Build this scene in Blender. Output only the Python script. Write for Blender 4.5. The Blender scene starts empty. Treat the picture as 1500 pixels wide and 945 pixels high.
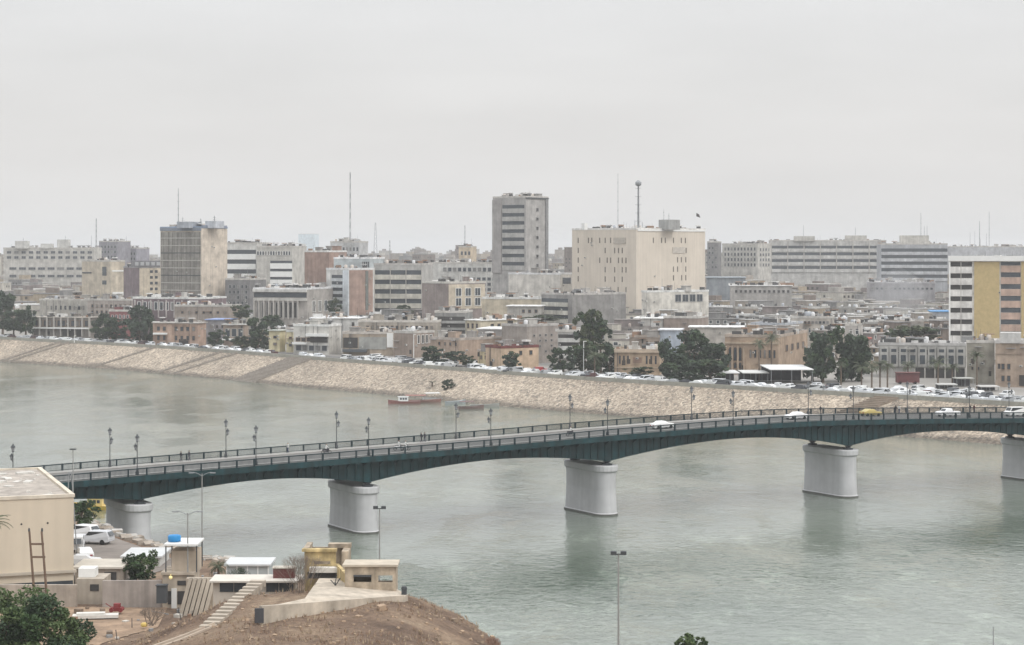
import bpy, bmesh, math, random
from mathutils import Vector, Matrix, noise
R = math.radians
random.seed(7)
sc = bpy.context.scene
COL = sc.collection
F = 3000.0; HC = 48.0; HY = 365.0          # reference focal length in px, camera height, horizon row

# ------------------------------------------------------------------ camera
cam = bpy.data.cameras.new('camera'); co = bpy.data.objects.new('camera', cam); COL.objects.link(co)
co.location = (0, 0, HC); co.rotation_euler = (R(90), 0, 0)
cam.sensor_width = 36; cam.lens = 72; cam.shift_y = -(472.5 - HY) / 1500.0
cam.clip_start = 0.5; cam.clip_end = 60000
sc.camera = co
# ------------------------------------------------------------------ world : overcast layer over a Nishita sky
SUN_EL, SUN_AZ = R(48), R(128)
w = bpy.data.worlds.new('World'); sc.world = w; w.use_nodes = True
nt = w.node_tree; nt.nodes.clear(); N = nt.nodes.new; L = nt.links.new
out = N('ShaderNodeOutputWorld'); mixs = N('ShaderNodeMixShader'); mixs.inputs[0].default_value = 0.9
bg1 = N('ShaderNodeBackground'); bg1.inputs[1].default_value = 0.1
sky = N('ShaderNodeTexSky'); sky.sky_type = 'NISHITA'; sky.sun_disc = False
sky.sun_elevation = SUN_EL; sky.sun_rotation = SUN_AZ; sky.air_density = 1.5; sky.dust_density = 4
L(sky.outputs[0], bg1.inputs[0])
tc = N('ShaderNodeTexCoord'); sep = N('ShaderNodeSeparateXYZ'); L(tc.outputs['Generated'], sep.inputs[0])
ramp = N('ShaderNodeValToRGB'); L(sep.outputs[2], ramp.inputs[0])
e = ramp.color_ramp.elements
e[0].position = 0.0; e[0].color = (0.68, 0.668, 0.655, 1)
e[1].position = 1.0; e[1].color = (1.7, 1.73, 1.77, 1)
m1 = ramp.color_ramp.elements.new(0.05); m1.color = (0.668, 0.658, 0.652, 1)
m2 = ramp.color_ramp.elements.new(0.13); m2.color = (0.665, 0.666, 0.674, 1)
m3 = ramp.color_ramp.elements.new(0.4); m3.color = (1.12, 1.14, 1.16, 1)
mp = N('ShaderNodeMapping'); mp.inputs['Scale'].default_value = (3, 3, 16); L(tc.outputs['Generated'], mp.inputs[0])
nz = N('ShaderNodeTexNoise'); nz.inputs['Scale'].default_value = 2.2; nz.inputs['Detail'].default_value = 4; nz.inputs['Roughness'].default_value = 0.5
L(mp.outputs[0], nz.inputs[0])
mr = N('ShaderNodeMapRange'); mr.inputs[1].default_value = 0.3; mr.inputs[2].default_value = 0.7; mr.inputs[3].default_value = 0.96; mr.inputs[4].default_value = 1.035
L(nz.outputs[0], mr.inputs[0])
vm = N('ShaderNodeVectorMath'); vm.operation = 'SCALE'; L(ramp.outputs[0], vm.inputs[0]); L(mr.outputs[0], vm.inputs['Scale'])
bg2 = N('ShaderNodeBackground'); bg2.inputs[1].default_value = 1.0; L(vm.outputs[0], bg2.inputs[0])
L(bg1.outputs[0], mixs.inputs[1]); L(bg2.outputs[0], mixs.inputs[2]); L(mixs.outputs[0], out.inputs[0])
sl = bpy.data.lights.new('sun', 'SUN'); so = bpy.data.objects.new('sun', sl); COL.objects.link(so)
sl.energy = 1.0; sl.angle = R(18); sl.color = (1.0, 0.97, 0.92)
sd = Vector((math.sin(SUN_AZ) * math.cos(SUN_EL), math.cos(SUN_AZ) * math.cos(SUN_EL), math.sin(SUN_EL)))
so.rotation_euler = sd.to_track_quat('Z', 'Y').to_euler()
vs = sc.view_settings; vs.view_transform = 'Standard'; vs.look = 'None'; vs.exposure = 0.30; vs.gamma = 1; vs.use_curve_mapping = False

# ------------------------------------------------------------------ helpers
_m = {}
def mat(name, col, rough=0.85, var=0.18, scale=0.25, streak=0.0, bump=0.0, metal=0.0, spec=0.3, emit=0, detail=6):
    key = (name, tuple(col))
    if key in _m: return _m[key]
    m = bpy.data.materials.new(name); m.use_nodes = True; n = m.node_tree
    b = n.nodes['Principled BSDF']; b.inputs['Roughness'].default_value = rough; b.inputs['Metallic'].default_value = metal
    b.inputs['Specular IOR Level'].default_value = spec
    if emit:
        b.inputs['Emission Color'].default_value = (*col, 1); b.inputs['Emission Strength'].default_value = emit
    t = n.nodes.new('ShaderNodeTexCoord'); g = n.nodes.new('ShaderNodeNewGeometry')
    nz = n.nodes.new('ShaderNodeTexNoise'); nz.inputs['Scale'].default_value = scale; nz.inputs['Detail'].default_value = detail; nz.inputs['Roughness'].default_value = 0.65
    n.links.new(g.outputs['Position'], nz.inputs['Vector'])
    r = n.nodes.new('ShaderNodeMapRange'); r.inputs[1].default_value = 0.3; r.inputs[2].default_value = 0.7
    r.inputs[3].default_value = 1 - var; r.inputs[4].default_value = 1 + var; n.links.new(nz.outputs[0], r.inputs[0])
    val = r.outputs[0]
    if streak:
        mp = n.nodes.new('ShaderNodeMapping'); mp.inputs['Scale'].default_value = (1.1, 1.1, 0.07); n.links.new(g.outputs['Position'], mp.inputs[0])
        n2 = n.nodes.new('ShaderNodeTexNoise'); n2.inputs['Scale'].default_value = 0.8; n2.inputs['Detail'].default_value = 5; n.links.new(mp.outputs[0], n2.inputs['Vector'])
        r2 = n.nodes.new('ShaderNodeMapRange'); r2.inputs[1].default_value = 0.35; r2.inputs[2].default_value = 0.65
        r2.inputs[3].default_value = 1 - streak; r2.inputs[4].default_value = 1 + streak * .4; n.links.new(n2.outputs[0], r2.inputs[0])
        mu = n.nodes.new('ShaderNodeMath'); mu.operation = 'MULTIPLY'; n.links.new(val, mu.inputs[0]); n.links.new(r2.outputs[0], mu.inputs[1]); val = mu.outputs[0]
    v = n.nodes.new('ShaderNodeVectorMath'); v.operation = 'SCALE'; v.inputs[0].default_value = col[:3]; n.links.new(val, v.inputs['Scale'])
    n.links.new(v.outputs[0], b.inputs['Base Color'])
    if bump:
        bp = n.nodes.new('ShaderNodeBump'); bp.inputs['Strength'].default_value = 1; bp.inputs['Distance'].default_value = bump
        n.links.new(nz.outputs[0], bp.inputs['Height']); n.links.new(bp.outputs[0], b.inputs['Normal'])
    _m[key] = m; return m

def wallm(c):
    if c in (CREAMB,): return mat('cream render', c, 0.9, .07, .12, .07)
    c = tuple(v*.86 for v in c); return mat('weathered render', c, 0.9, 0.32, 0.25, 0.14, detail=10)
CREAMB = (.60,.535,.455)
def roofm(c): return mat('dusty flat roof', c, 0.9, 0.35, 0.45, detail=9)
GLASS = mat('dark window glass', (0.045, 0.055, 0.065), 0.25, 0.3, 0.5, spec=0.5)
SHADE = mat('dark opening', (0.05, 0.047, 0.045), 0.9, 0.3, 0.5)
CONC = mat('pale concrete', (0.42, 0.40, 0.37), 0.9, 0.15, 0.3, 0.15)
WHITE = mat('white paint', (0.72, 0.72, 0.70), 0.6, 0.08, 0.4)
STEEL = mat('grey galvanised steel', (0.25, 0.26, 0.27), 0.5, 0.1, 0.6)
DARK = mat('dark metal', (0.06, 0.065, 0.07), 0.6, 0.15, 0.6)

class MB:
    def __init__(s): s.v = []; s.f = []; s.mi = []; s.sm = []
    def add(s, vs, fs, mi=0, sm=False):
        o = len(s.v); s.v += [tuple(v) for v in vs]
        for f in fs: s.f.append([i + o for i in f]); s.mi.append(mi); s.sm.append(sm)
    def box(s, x0, x1, y0, y1, z0, z1, mi=0, M=None):
        vs = [Vector(p) for p in ((x0,y0,z0),(x1,y0,z0),(x1,y1,z0),(x0,y1,z0),(x0,y0,z1),(x1,y0,z1),(x1,y1,z1),(x0,y1,z1))]
        if M is not None: vs = [M @ v for v in vs]
        s.add(vs, ((0,3,2,1),(4,5,6,7),(0,1,5,4),(1,2,6,5),(2,3,7,6),(3,0,4,7)), mi)
    def prism(s, pts, z0, z1, mi=0, sm=False, top_scale=None):
        n = len(pts); a = [(p[0], p[1], z0) for p in pts]; b = [(p[0], p[1], z1) for p in pts]
        s.add(a + b, [[n-1-i for i in range(n)], [n+i for i in range(n)]], mi)
        s.add(a + b, [[i, (i+1) % n, n + (i+1) % n, n + i] for i in range(n)], mi, sm)
    def tube(s, p0, p1, r0, r1=None, n=6, mi=0, sm=True):
        p0 = Vector(p0); p1 = Vector(p1); r1 = r0 if r1 is None else r1
        q = (p1 - p0).to_track_quat('Z', 'Y'); vs = []
        for p, r in ((p0, r0), (p1, r1)):
            for i in range(n):
                a = 2 * math.pi * i / n; vs.append(p + q @ Vector((r * math.cos(a), r * math.sin(a), 0)))
        s.add(vs, [[i, (i+1) % n, n + (i+1) % n, n + i] for i in range(n)], mi, sm)
        s.add(vs, [[n-1-i for i in range(n)], [n+i for i in range(n)]], mi)
    def lathe(s, prof, n=12, mi=0, c=(0,0,0)):
        vs = []
        for r, z in prof:
            for i in range(n):
                a = 2 * math.pi * i / n; vs.append((c[0] + r*math.cos(a), c[1] + r*math.sin(a), c[2] + z))
        fs = []
        for k in range(len(prof)-1):
            for i in range(n): fs.append([k*n+i, k*n+(i+1)%n, (k+1)*n+(i+1)%n, (k+1)*n+i])
        s.add(vs, fs, mi, True)
        s.add(vs, [[n-1-i for i in range(n)], [(len(prof)-1)*n+i for i in range(n)]], mi)
    def mesh(s, name, mats):
        me = bpy.data.meshes.new(name); me.from_pydata(s.v, [], s.f)
        for m in (mats if isinstance(mats, (list, tuple)) else [mats]): me.materials.append(m)
        me.polygons.foreach_set('material_index', s.mi); me.polygons.foreach_set('use_smooth', s.sm); me.update(); return me
    def build(s, name, mats, parent=None, loc=(0,0,0), rz=0):
        return link(name, s.mesh(name, mats), parent, loc, rz)

def link(name, me, parent=None, loc=(0,0,0), rz=0):
    o = bpy.data.objects.new(name, me); COL.objects.link(o)
    o.parent = parent; o.location = loc; o.rotation_euler = (0, 0, rz); return o
def tag(o, label=None, cat=None, group=None, kind=None):
    if label: o['label'] = label
    if cat: o['category'] = cat
    if group: o['group'] = group
    if kind: o['kind'] = kind
    return o
def thing(name, label, cat, loc=(0,0,0), rz=0, group=None):
    o = bpy.data.objects.new(name, None); COL.objects.link(o); o.empty_display_size = 0.5
    o.location = loc; o.rotation_euler = (0, 0, rz); return tag(o, label, cat, group)
_kids = {}
def copy_tree(o, parent=None, kids=None):
    c = o.copy(); COL.objects.link(c); c.parent = parent
    for ch in (kids if kids is not None else o.children): copy_tree(ch, c)
    return c
def px(x, d): return (x - 750.0) * d / F
def pz(y, d): return HC - (y - HY) * d / F
def P(x, y, d): return Vector((px(x, d), d, pz(y, d)))
def sstep(a, b, x):
    t = max(0, min(1, (x-a)/(b-a))); return t*t*(3-2*t)
def catmull(pts, n=8):
    o = []
    for i in range(len(pts)-1):
        p0 = pts[max(i-1,0)]; p1 = pts[i]; p2 = pts[i+1]; p3 = pts[min(i+2,len(pts)-1)]
        for k in range(n):
            t = k/n
            o.append(tuple(0.5*((2*b)+(-a+c)*t+(2*a-5*b+4*c-e)*t*t+(-a+3*b-3*c+e)*t**3) for a,b,c,e in zip(p0,p1,p2,p3)))
    o.append(tuple(pts[-1])); return o
def interp(tab, x):
    if x <= tab[0][0]: return tab[0][1]
    for (a, va), (b, vb) in zip(tab, tab[1:]):
        if x <= b: return va + (vb-va)*(x-a)/(b-a)
    return tab[-1][1]

# ================================================================== SETTING
GZ = 8.6
# ---- water
def water_material():
    m = bpy.data.materials.new('river water'); m.use_nodes = True; n = m.node_tree; b = n.nodes['Principled BSDF']
    b.inputs['IOR'].default_value = 1.62; b.inputs['Roughness'].default_value = 0.06
    g = n.nodes.new('ShaderNodeNewGeometry')
    def tex(sc_, scale, det, ro=0.6, rz=-0.12):
        mp = n.nodes.new('ShaderNodeMapping'); mp.inputs['Scale'].default_value = sc_; mp.inputs['Rotation'].default_value = (0, 0, rz)
        n.links.new(g.outputs['Position'], mp.inputs[0])
        t = n.nodes.new('ShaderNodeTexNoise'); t.inputs['Scale'].default_value = scale; t.inputs['Detail'].default_value = det; t.inputs['Roughness'].default_value = ro
        t.inputs['Distortion'].default_value = 0.6
        n.links.new(mp.outputs[0], t.inputs['Vector']); return t.outputs[0]
    def rng(s, a, b_, c, d_):
        r = n.nodes.new('ShaderNodeMapRange'); r.inputs[1].default_value = a; r.inputs[2].default_value = b_; r.inputs[3].default_value = c; r.inputs[4].default_value = d_
        n.links.new(s, r.inputs[0]); return r.outputs[0]
    small = tex((1.0, 0.8, 1), 0.7, 4, 0.7)
    mid = tex((1.0, 0.7, 1), 0.14, 4)
    patch = tex((0.9, 0.45, 1), 0.024, 5)
    streak = tex((0.9, 0.5, 1), 0.07, 5)
    pr = rng(patch, 0.4, 0.62, 0.0, 1.0); st = rng(streak, 0.5, 0.68, 0.0, 1.0)
    # silt clouds; light of rippled patches and ripple grain is painted into this colour
    mx = n.nodes.new('ShaderNodeMix'); mx.data_type = 'RGBA'
    mx.inputs['A'].default_value = (0.112, 0.138, 0.108, 1); mx.inputs['B'].default_value = (0.178, 0.204, 0.166, 1)
    n.links.new(pr, mx.inputs['Factor'])
    fine = rng(tex((1.0,.45,1),0.75,4,.7), .32,.68,.84,1.16); eddy = rng(tex((1.0,.5,1),0.09,8,.75,.2), .54,.64,1.0,1.45)
    mm = n.nodes.new('ShaderNodeMath'); mm.operation = 'MULTIPLY'; n.links.new(fine, mm.inputs[0]); n.links.new(eddy, mm.inputs[1])
    vs_ = n.nodes.new('ShaderNodeVectorMath'); vs_.operation = 'SCALE'; n.links.new(mx.outputs['Result'], vs_.inputs[0]); n.links.new(mm.outputs[0], vs_.inputs['Scale']); n.links.new(vs_.outputs[0], b.inputs['Base Color'])
    mu = n.nodes.new('ShaderNodeMath'); mu.operation = 'MULTIPLY_ADD'; n.links.new(pr, mu.inputs[0]); n.links.new(st, mu.inputs[1]); n.links.new(rng(tex((1.0,.5,1),0.055,6,.65,.1), .56,.66,0,.8), mu.inputs[2])
    s2 = rng(pr, 0, 1, 0.065, 0.10)
    ad = n.nodes.new('ShaderNodeMath'); ad.operation = 'MULTIPLY_ADD'; n.links.new(mu.outputs[0], ad.inputs[0]); ad.inputs[1].default_value = 0.30; n.links.new(s2, ad.inputs[2])
    b1 = n.nodes.new('ShaderNodeBump'); b1.inputs['Distance'].default_value = 0.8; n.links.new(ad.outputs[0], b1.inputs['Strength']); n.links.new(small, b1.inputs['Height'])
    b2 = n.nodes.new('ShaderNodeBump'); b2.inputs['Distance'].default_value = 1.6; b2.inputs['Strength'].default_value = 0.09
    n.links.new(mid, b2.inputs['Height']); n.links.new(b1.outputs[0], b2.inputs['Normal']); n.links.new(b2.outputs[0], b.inputs['Normal'])
    return m
mb = MB(); mb.add([(-3500,-200,0),(2500,-200,0),(2500,3500,0),(-3500,3500,0)], [(0,1,2,3)])
tag(mb.build('river_water', water_material()), kind='structure')

# ---- far bank
WL = catmull([(-900,1600),(-620,1290),(-420,1078),(-300,955),(-218,873),(-164.6,823),(-115,766),(-76,716),(-43,676),(-10.6,634),(22,598),(60,561),(99.5,524),(119,503),(150,472),(190,436),(260,380),(360,310),(520,220)], 12)
WL = [Vector((p[0], p[1])) for p in WL]
def normals(pl):
    o = []
    for i in range(len(pl)):
        t = (pl[min(i+1,len(pl)-1)] - pl[max(i-1,0)]).normalized(); o.append(Vector((-t.y, t.x)) if -t.y > 0 else Vector((t.y, -t.x)).normalized() * (1 if True else 1))
    return [v if v.x > 0 else -v for v in o]
WN = normals(WL)
def off(i, dist): return WL[i] + WN[i] * dist
arc = [0.0]
for i in range(1, len(WL)): arc.append(arc[-1] + (WL[i]-WL[i-1]).length)
def at_arc(s, dist):
    for i in range(1, len(arc)):
        if s <= arc[i]:
            t = (s-arc[i-1])/(arc[i]-arc[i-1]); p = off(i-1, dist).lerp(off(i, dist), t); tg = (WL[i]-WL[i-1]).normalized()
            return p, math.atan2(tg.y, tg.x)
    return off(-1, dist), 0
def arc_of_px(x):            # arc position of the bank-top line seen at picture column x
    best = None
    s = 0
    while s < arc[-1]:
        p, _ = at_arc(s, 18)
        if p.y > 0:
            e_ = abs(750 + F*p.x/p.y - x)
            if best is None or e_ < best[0]: best = (e_, s)
        s += 1.0
    return best[1]

def stone_material():
    m = bpy.data.materials.new('riprap stone'); m.use_nodes = True; n = m.node_tree; b = n.nodes['Principled BSDF']; b.inputs['Roughness'].default_value = 0.95
    g = n.nodes.new('ShaderNodeNewGeometry')
    v = n.nodes.new('ShaderNodeTexVoronoi'); v.inputs['Scale'].default_value = 1.7; n.links.new(g.outputs['Position'], v.inputs['Vector'])
    sp = n.nodes.new('ShaderNodeSeparateXYZ'); n.links.new(v.outputs['Color'], sp.inputs[0])
    rp = n.nodes.new('ShaderNodeValToRGB'); n.links.new(sp.outputs[0], rp.inputs[0])
    e = rp.color_ramp.elements; e[0].color = (0.17,0.15,0.125,1); e[1].color = (0.56,0.475,0.375,1); k = e.new(0.35); k.color = (0.30,0.245,0.19,1); k = e.new(0.75); k.color = (0.41,0.34,0.265,1)
    n2 = n.nodes.new('ShaderNodeTexNoise'); n2.inputs['Scale'].default_value = 0.05; n2.inputs['Detail'].default_value = 6; n.links.new(g.outputs['Position'], n2.inputs['Vector'])
    r = n.nodes.new('ShaderNodeMapRange'); r.inputs[1].default_value = .35; r.inputs[2].default_value = .65; r.inputs[3].default_value = .80; r.inputs[4].default_value = 1.12; n.links.new(n2.outputs[0], r.inputs[0])
    # wet dark foot just above the water
    s3 = n.nodes.new('ShaderNodeSeparateXYZ'); n.links.new(g.outputs['Position'], s3.inputs[0])
    n4 = n.nodes.new('ShaderNodeMath'); n4.operation = 'MULTIPLY_ADD'; n.links.new(n2.outputs[0], n4.inputs[0]); n4.inputs[1].default_value = -3.0; n.links.new(s3.outputs[2], n4.inputs[2])
    r3 = n.nodes.new('ShaderNodeMapRange'); r3.inputs[1].default_value = -0.9; r3.inputs[2].default_value = 0.0; r3.inputs[3].default_value = .42; r3.inputs[4].default_value = 1.0; n.links.new(n4.outputs[0], r3.inputs[0])
    mu = n.nodes.new('ShaderNodeMath'); mu.operation = 'MULTIPLY'; n.links.new(r.outputs[0], mu.inputs[0]); n.links.new(r3.outputs[0], mu.inputs[1])
    sc_ = n.nodes.new('ShaderNodeVectorMath'); sc_.operation = 'SCALE'; n.links.new(rp.outputs[0], sc_.inputs[0]); n.links.new(mu.outputs[0], sc_.inputs['Scale'])
    n.links.new(sc_.outputs[0], b.inputs['Base Color'])
    bp = n.nodes.new('ShaderNodeBump'); bp.inputs['Distance'].default_value = 0.22; bp.inputs['Strength'].default_value = 1.0; bp.invert = True
    n.links.new(v.outputs['Distance'], bp.inputs['Height']); n.links.new(bp.outputs[0], b.inputs['Normal'])
    return m
STONE = stone_material()
BH, BW = 8.4, 16.5
S0, S1 = arc_of_px(-60), arc_of_px(1560) + 120
mb = MB(); cols = 16; s = S0 - 300; rows = 0
while s < S1:
    for k in range(cols+1):
        t = k/cols; dist = -3 + (BW+3)*t; p, _ = at_arc(s, dist)
        z = -1.6 + (BH+1.6)*t
        jit = 0.2 if 0 < k < cols else 0
        nn = noise.noise(Vector((p.x*.05, p.y*.05, 3)))*0.12*(1 if k < cols else 0)
        mb.v.append((p.x+random.uniform(-jit,jit), p.y+random.uniform(-jit,jit), z+random.uniform(-jit,jit)*.35+nn))
    if rows:
        for k in range(cols):
            a = (rows-1)*(cols+1)+k; mb.f.append([a, a+cols+1, a+cols+2, a+1]); mb.mi.append(0); mb.sm.append(True)
    rows += 1; s += 1.1
tag(mb.build('river_bank', STONE), kind='structure')
def strip(name, d0, d1, z, m, kind='structure', s0=None, s1=None, th=None, label=None, cat=None):
    mb = MB(); s = S0-300 if s0 is None else s0; e_ = S1 if s1 is None else s1; prev = None; h = th or 0
    while s <= e_:
        a, _ = at_arc(s, d0); b, _ = at_arc(s, d1)
        cur = [(a.x,a.y,z),(b.x,b.y,z),(b.x,b.y,z+h),(a.x,a.y,z+h)]
        if prev:
            if h: mb.add(prev+cur, [(0,4,7,3),(3,7,6,2),(2,6,5,1)])
            else: mb.add(prev+cur, [(0,4,5,1)])
        prev = cur; s += 4
    o = mb.build(name, m); return tag(o, label, cat, kind=kind)
ASPH = mat('dusty asphalt', (0.13,0.125,0.12), 0.9, 0.2, 0.15)
PAVE = mat('dusty paving', (0.30,0.28,0.25), 0.9, 0.2, 0.2)
strip('pavement', BW, 20.5, BH+0.25, PAVE, th=0.0)
strip('road', 20.5, 33, BH+0.12, ASPH)
strip('stone_parapet', BW-0.3, BW+0.15, BH-0.3, mat('parapet stone', (0.30,0.29,0.25), .9, .2, .5), kind=None, th=1.3, label='low weathered stone parapet running along the top of the far stone embankment', cat='parapet')
# flights of steps and slots cut diagonally in the embankment
def ramp_strip(xp, wd, shift, m, name, label, dz=0.35, cat='ramp'):
    s = arc_of_px(xp); mb = MB(); n = 22
    for k in range(n):
        t0, t1 = k/n, (k+1)/n; d0 = -1+(BW+1)*t0; d1 = -1+(BW+1)*t1
        a, _ = at_arc(s-shift*(1-t0), d0); b, _ = at_arc(s-shift*(1-t0)+wd, d0); c, _ = at_arc(s-shift*(1-t1)+wd, d1); e_, _ = at_arc(s-shift*(1-t1), d1)
        z0 = BH*(t0*(BW+1)-1)/BW+dz; z1 = BH*(t1*(BW+1)-1)/BW+dz
        mb.add([(a.x,a.y,z1),(b.x,b.y,z1),(c.x,c.y,z1),(e_.x,e_.y,z1),(a.x,a.y,z0-.8),(b.x,b.y,z0-.8),(c.x,c.y,z0-.8),(e_.x,e_.y,z0-.8)], [(0,1,2,3),(4,5,1,0),(5,6,2,1),(7,4,0,3),(6,7,3,2)])
    tag(mb.build(name, m), label, cat)
GREYST = mat('grey old stone', (0.29,0.255,0.22), .9, .25, .8)
ramp_strip(432, 15, 14, GREYST, 'boat_ramp', 'wide dark grey ramp slanting down the far embankment below the yellow twin house', cat='ramp')
for xp, lb in ((92,'narrow dark stone stair down the embankment at the left, beside the jutting landing'),(104,'right-hand narrow dark stone stair of the pair by the jutting landing'),(232,'stone stair down the embankment left of the salmon pink house'),(330,'thin stone gutter on the embankment below the small brown house with a balcony'),(352,'thin stone gutter on the embankment left of the wide dark ramp')):
    ramp_strip(xp, 1.4, 22, GREYST, 'embankment_stair', lb, cat='stair')
ramp_strip(1290, 7, 14, mat('brown earth', (0.26,0.21,0.165), .9, .2, .6), 'earth_ramp', 'brown earth ramp cut in the pale stones under the palms at right')
# ---- ground of the city, to the horizon
mb = MB(); n_ = len(WL)
for i in range(n_):
    t = i/(n_-1); p = off(i, BW); q = Vector((-14000 + 38000*t, 24000 - 18000*t))
    mb.v.append((p.x, p.y, BH)); m_ = off(i, 60); mb.v.append((m_.x, m_.y, GZ-.05)); mb.v.append((q.x, q.y, GZ-.05))
    if i:
        a = (i-1)*3
        for k in (0,1): mb.f.append([a+k, a+k+3, a+k+4, a+k+1]); mb.mi.append(0); mb.sm.append(False)
tag(mb.build('ground', mat('dusty city ground', (0.27,0.255,0.235), .95, .25, .03)), kind='structure')

# ---- near bank terrain
SH = [(-260,420),(-160,350),(-100,322),(-64,303),(-55,286),(-46,271),(-39,263),(-30,255),(-20,238),(-10,216),(-5,203),(1,192),(15,190),(60,189),(140,184)]
def hz(X, Y):
    hill = sstep(-44,-20,X)*(1-sstep(-13,6,X))*(1-sstep(200,214,Y))
    z = 8.4 + 6.1*hill
    z += 0.9*noise.noise(Vector((X*.09,Y*.09,0)))*min(1, hill*3+.15)*(1-.7*sstep(-26,-20,X)*sstep(178,184,Y)) + 0.28*noise.noise(Vector((X*.35,Y*.35,5)))*min(1,hill*2+.1)
    e_ = interp(SH, X) - Y
    if e_ < 0: z = max(-2, z + e_*0.9)
    return z
mb = MB(); nx = 150; ny = 235; x0, x1, y0, y1 = -120, 60, -40, 330
xs = [x0+(x1-x0)*i/nx for i in range(nx+1)]; ys = [y0+(y1-y0)*i/ny for i in range(ny+1)]
for Y in ys:
    for X in xs: mb.v.append((X, Y, hz(X, Y)))
for j in range(ny):
    for i in range(nx):
        a = j*(nx+1)+i; mb.f.append([a,a+1,a+nx+2,a+nx+1]); mb.mi.append(0); mb.sm.append(True)
def hill_mat():
    m = bpy.data.materials.new('dry hill earth'); m.use_nodes = True; n = m.node_tree; b = n.nodes['Principled BSDF']; b.inputs['Roughness'].default_value = 1
    g = n.nodes.new('ShaderNodeNewGeometry')
    a = n.nodes.new('ShaderNodeTexNoise'); a.inputs['Scale'].default_value = 0.13; a.inputs['Detail'].default_value = 9; a.inputs['Roughness'].default_value = .7; n.links.new(g.outputs['Position'], a.inputs['Vector'])
    rp = n.nodes.new('ShaderNodeValToRGB'); n.links.new(a.outputs[0], rp.inputs[0]); e = rp.color_ramp.elements
    e[0].position = .3; e[0].color = (0.10,0.06,0.038,1); e[1].position = .72; e[1].color = (0.42,0.32,0.22,1); k = e.new(.46); k.color = (0.205,0.135,0.09,1); k = e.new(.58); k.color = (0.30,0.21,0.14,1)
    c = n.nodes.new('ShaderNodeTexNoise'); c.inputs['Scale'].default_value = 1.6; c.inputs['Detail'].default_value = 6; c.inputs['Roughness'].default_value = .8; n.links.new(g.outputs['Position'], c.inputs['Vector'])
    r = n.nodes.new('ShaderNodeMapRange'); r.inputs[1].default_value = .3; r.inputs[2].default_value = .7; r.inputs[3].default_value = .6; r.inputs[4].default_value = 1.35; n.links.new(c.outputs[0], r.inputs[0])
    s_ = n.nodes.new('ShaderNodeVectorMath'); s_.operation = 'SCALE'; n.links.new(rp.outputs[0], s_.inputs[0]); n.links.new(r.outputs[0], s_.inputs['Scale']); n.links.new(s_.outputs[0], b.inputs['Base Color'])
    bp = n.nodes.new('ShaderNodeBump'); bp.inputs['Distance'].default_value = .5; n.links.new(c.outputs[0], bp.inputs['Height']); n.links.new(bp.outputs[0], b.inputs['Normal'])
    return m
tag(mb.build('hill_terrain', hill_mat()), kind='structure')
mb = MB(); mb.add([(-900,-60,8.2),(-120,-60,8.2),(-120,329,8.2),(-900,500,8.2)], [(0,1,2,3)]); mb.add([(60,-60,8.2),(900,-60,8.2),(900,150,8.2),(60,188,8.2)], [(0,1,2,3)])
mb.box(60,900,-60,150,-2,8.1)
tag(mb.build('near_ground', mat('sandy ground', (0.30,0.23,0.16), .95, .2, .1)), kind='structure')
# yard sand and drive
def patch(name, pts, dz, m):
    bm = bmesh.new(); vs = [bm.verts.new((x, y, 0)) for x, y in pts]; bm.faces.new(vs)
    bmesh.ops.triangulate(bm, faces=bm.faces[:])
    for _ in range(4): bmesh.ops.subdivide_edges(bm, edges=bm.edges[:], cuts=1, use_grid_fill=True)
    for v in bm.verts: v.co.z = hz(v.co.x, v.co.y) + dz
    me = bpy.data.meshes.new(name); bm.to_mesh(me); bm.free(); me.materials.append(m)
    return tag(link(name, me), kind='structure')
patch('yard_sand', [(-58,192),(-43,192),(-41,205),(-37,214),(-38,226),(-58,226)], 0.06, mat('orange sand', (0.27,0.19,0.13), .95, .5, .35, bump=.3, detail=9))
patch('yard_road', [(-57,236),(-47,240),(-41,258),(-47,268),(-56,283),(-66,298),(-80,300),(-80,262),(-57,262)], 0.08, mat('gravelly road', (0.20,0.175,0.155), .95, .25, .3))

# ================================================================== BRIDGE
u_ = Vector((.8725,.4886)); n_ = Vector((.4886,-.8725)); O = Vector((0,366.7))
DZ = catmull([(-150,9.6),(-105,10.9),(-69,12.0),(-29,13.05),(1,13.85),(20,14.45),(54,15.1),(78,14.75),(119,13.4),(160,11.9),(240,9.0)], 8)
def dz(t): return interp(DZ, t)
def BP(t, o, z): v = O + u_*t + n_*o; return (v.x, v.y, z)
PT = [-71.3,-31.2,16.5,71.5,123.5]; PTOP = [7.4,7.9,9.05,9.25,8.3]
supp = [(-118, dz(-118)-3.2)] + [(t, z+.7) for t, z in zip(PT, PTOP)] + [(172, dz(172)-4.2)]
def soff(t):
    for (a, za), (b, zb) in zip(supp, supp[1:]):
        if a <= t <= b:
            m_ = (t-a)/(b-a); s_ = abs(2*m_-1); da = dz(a)-za; db = dz(b)-zb; dd = da+(db-da)*m_
            return dz(t) - (2.35 + (dd-2.35)*s_**1.9)
    return dz(t)-3
TEAL = mat('teal bridge paint', (0.006,0.038,0.044), 0.55, 0.35, 0.5, 0.45)
TEAL2 = mat('dark teal railing paint', (0.009,0.024,0.030), 0.6, 0.15, 0.5)
bridge = thing('road_bridge', 'long dark teal steel girder road bridge crossing the river on pale concrete piers', 'bridge', BP(0,0,0))
def bpart(mb, name, m, par=None): 
    o = mb.build(name, m); o.parent = par or bridge; 
    if par is None: o.location = (-bridge.location.x, -bridge.location.y, 0)
    return o
T0, T1 = -140, 215
ts = [T0+i*1.5 for i in range(int((T1-T0)/1.5)+1)]
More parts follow.
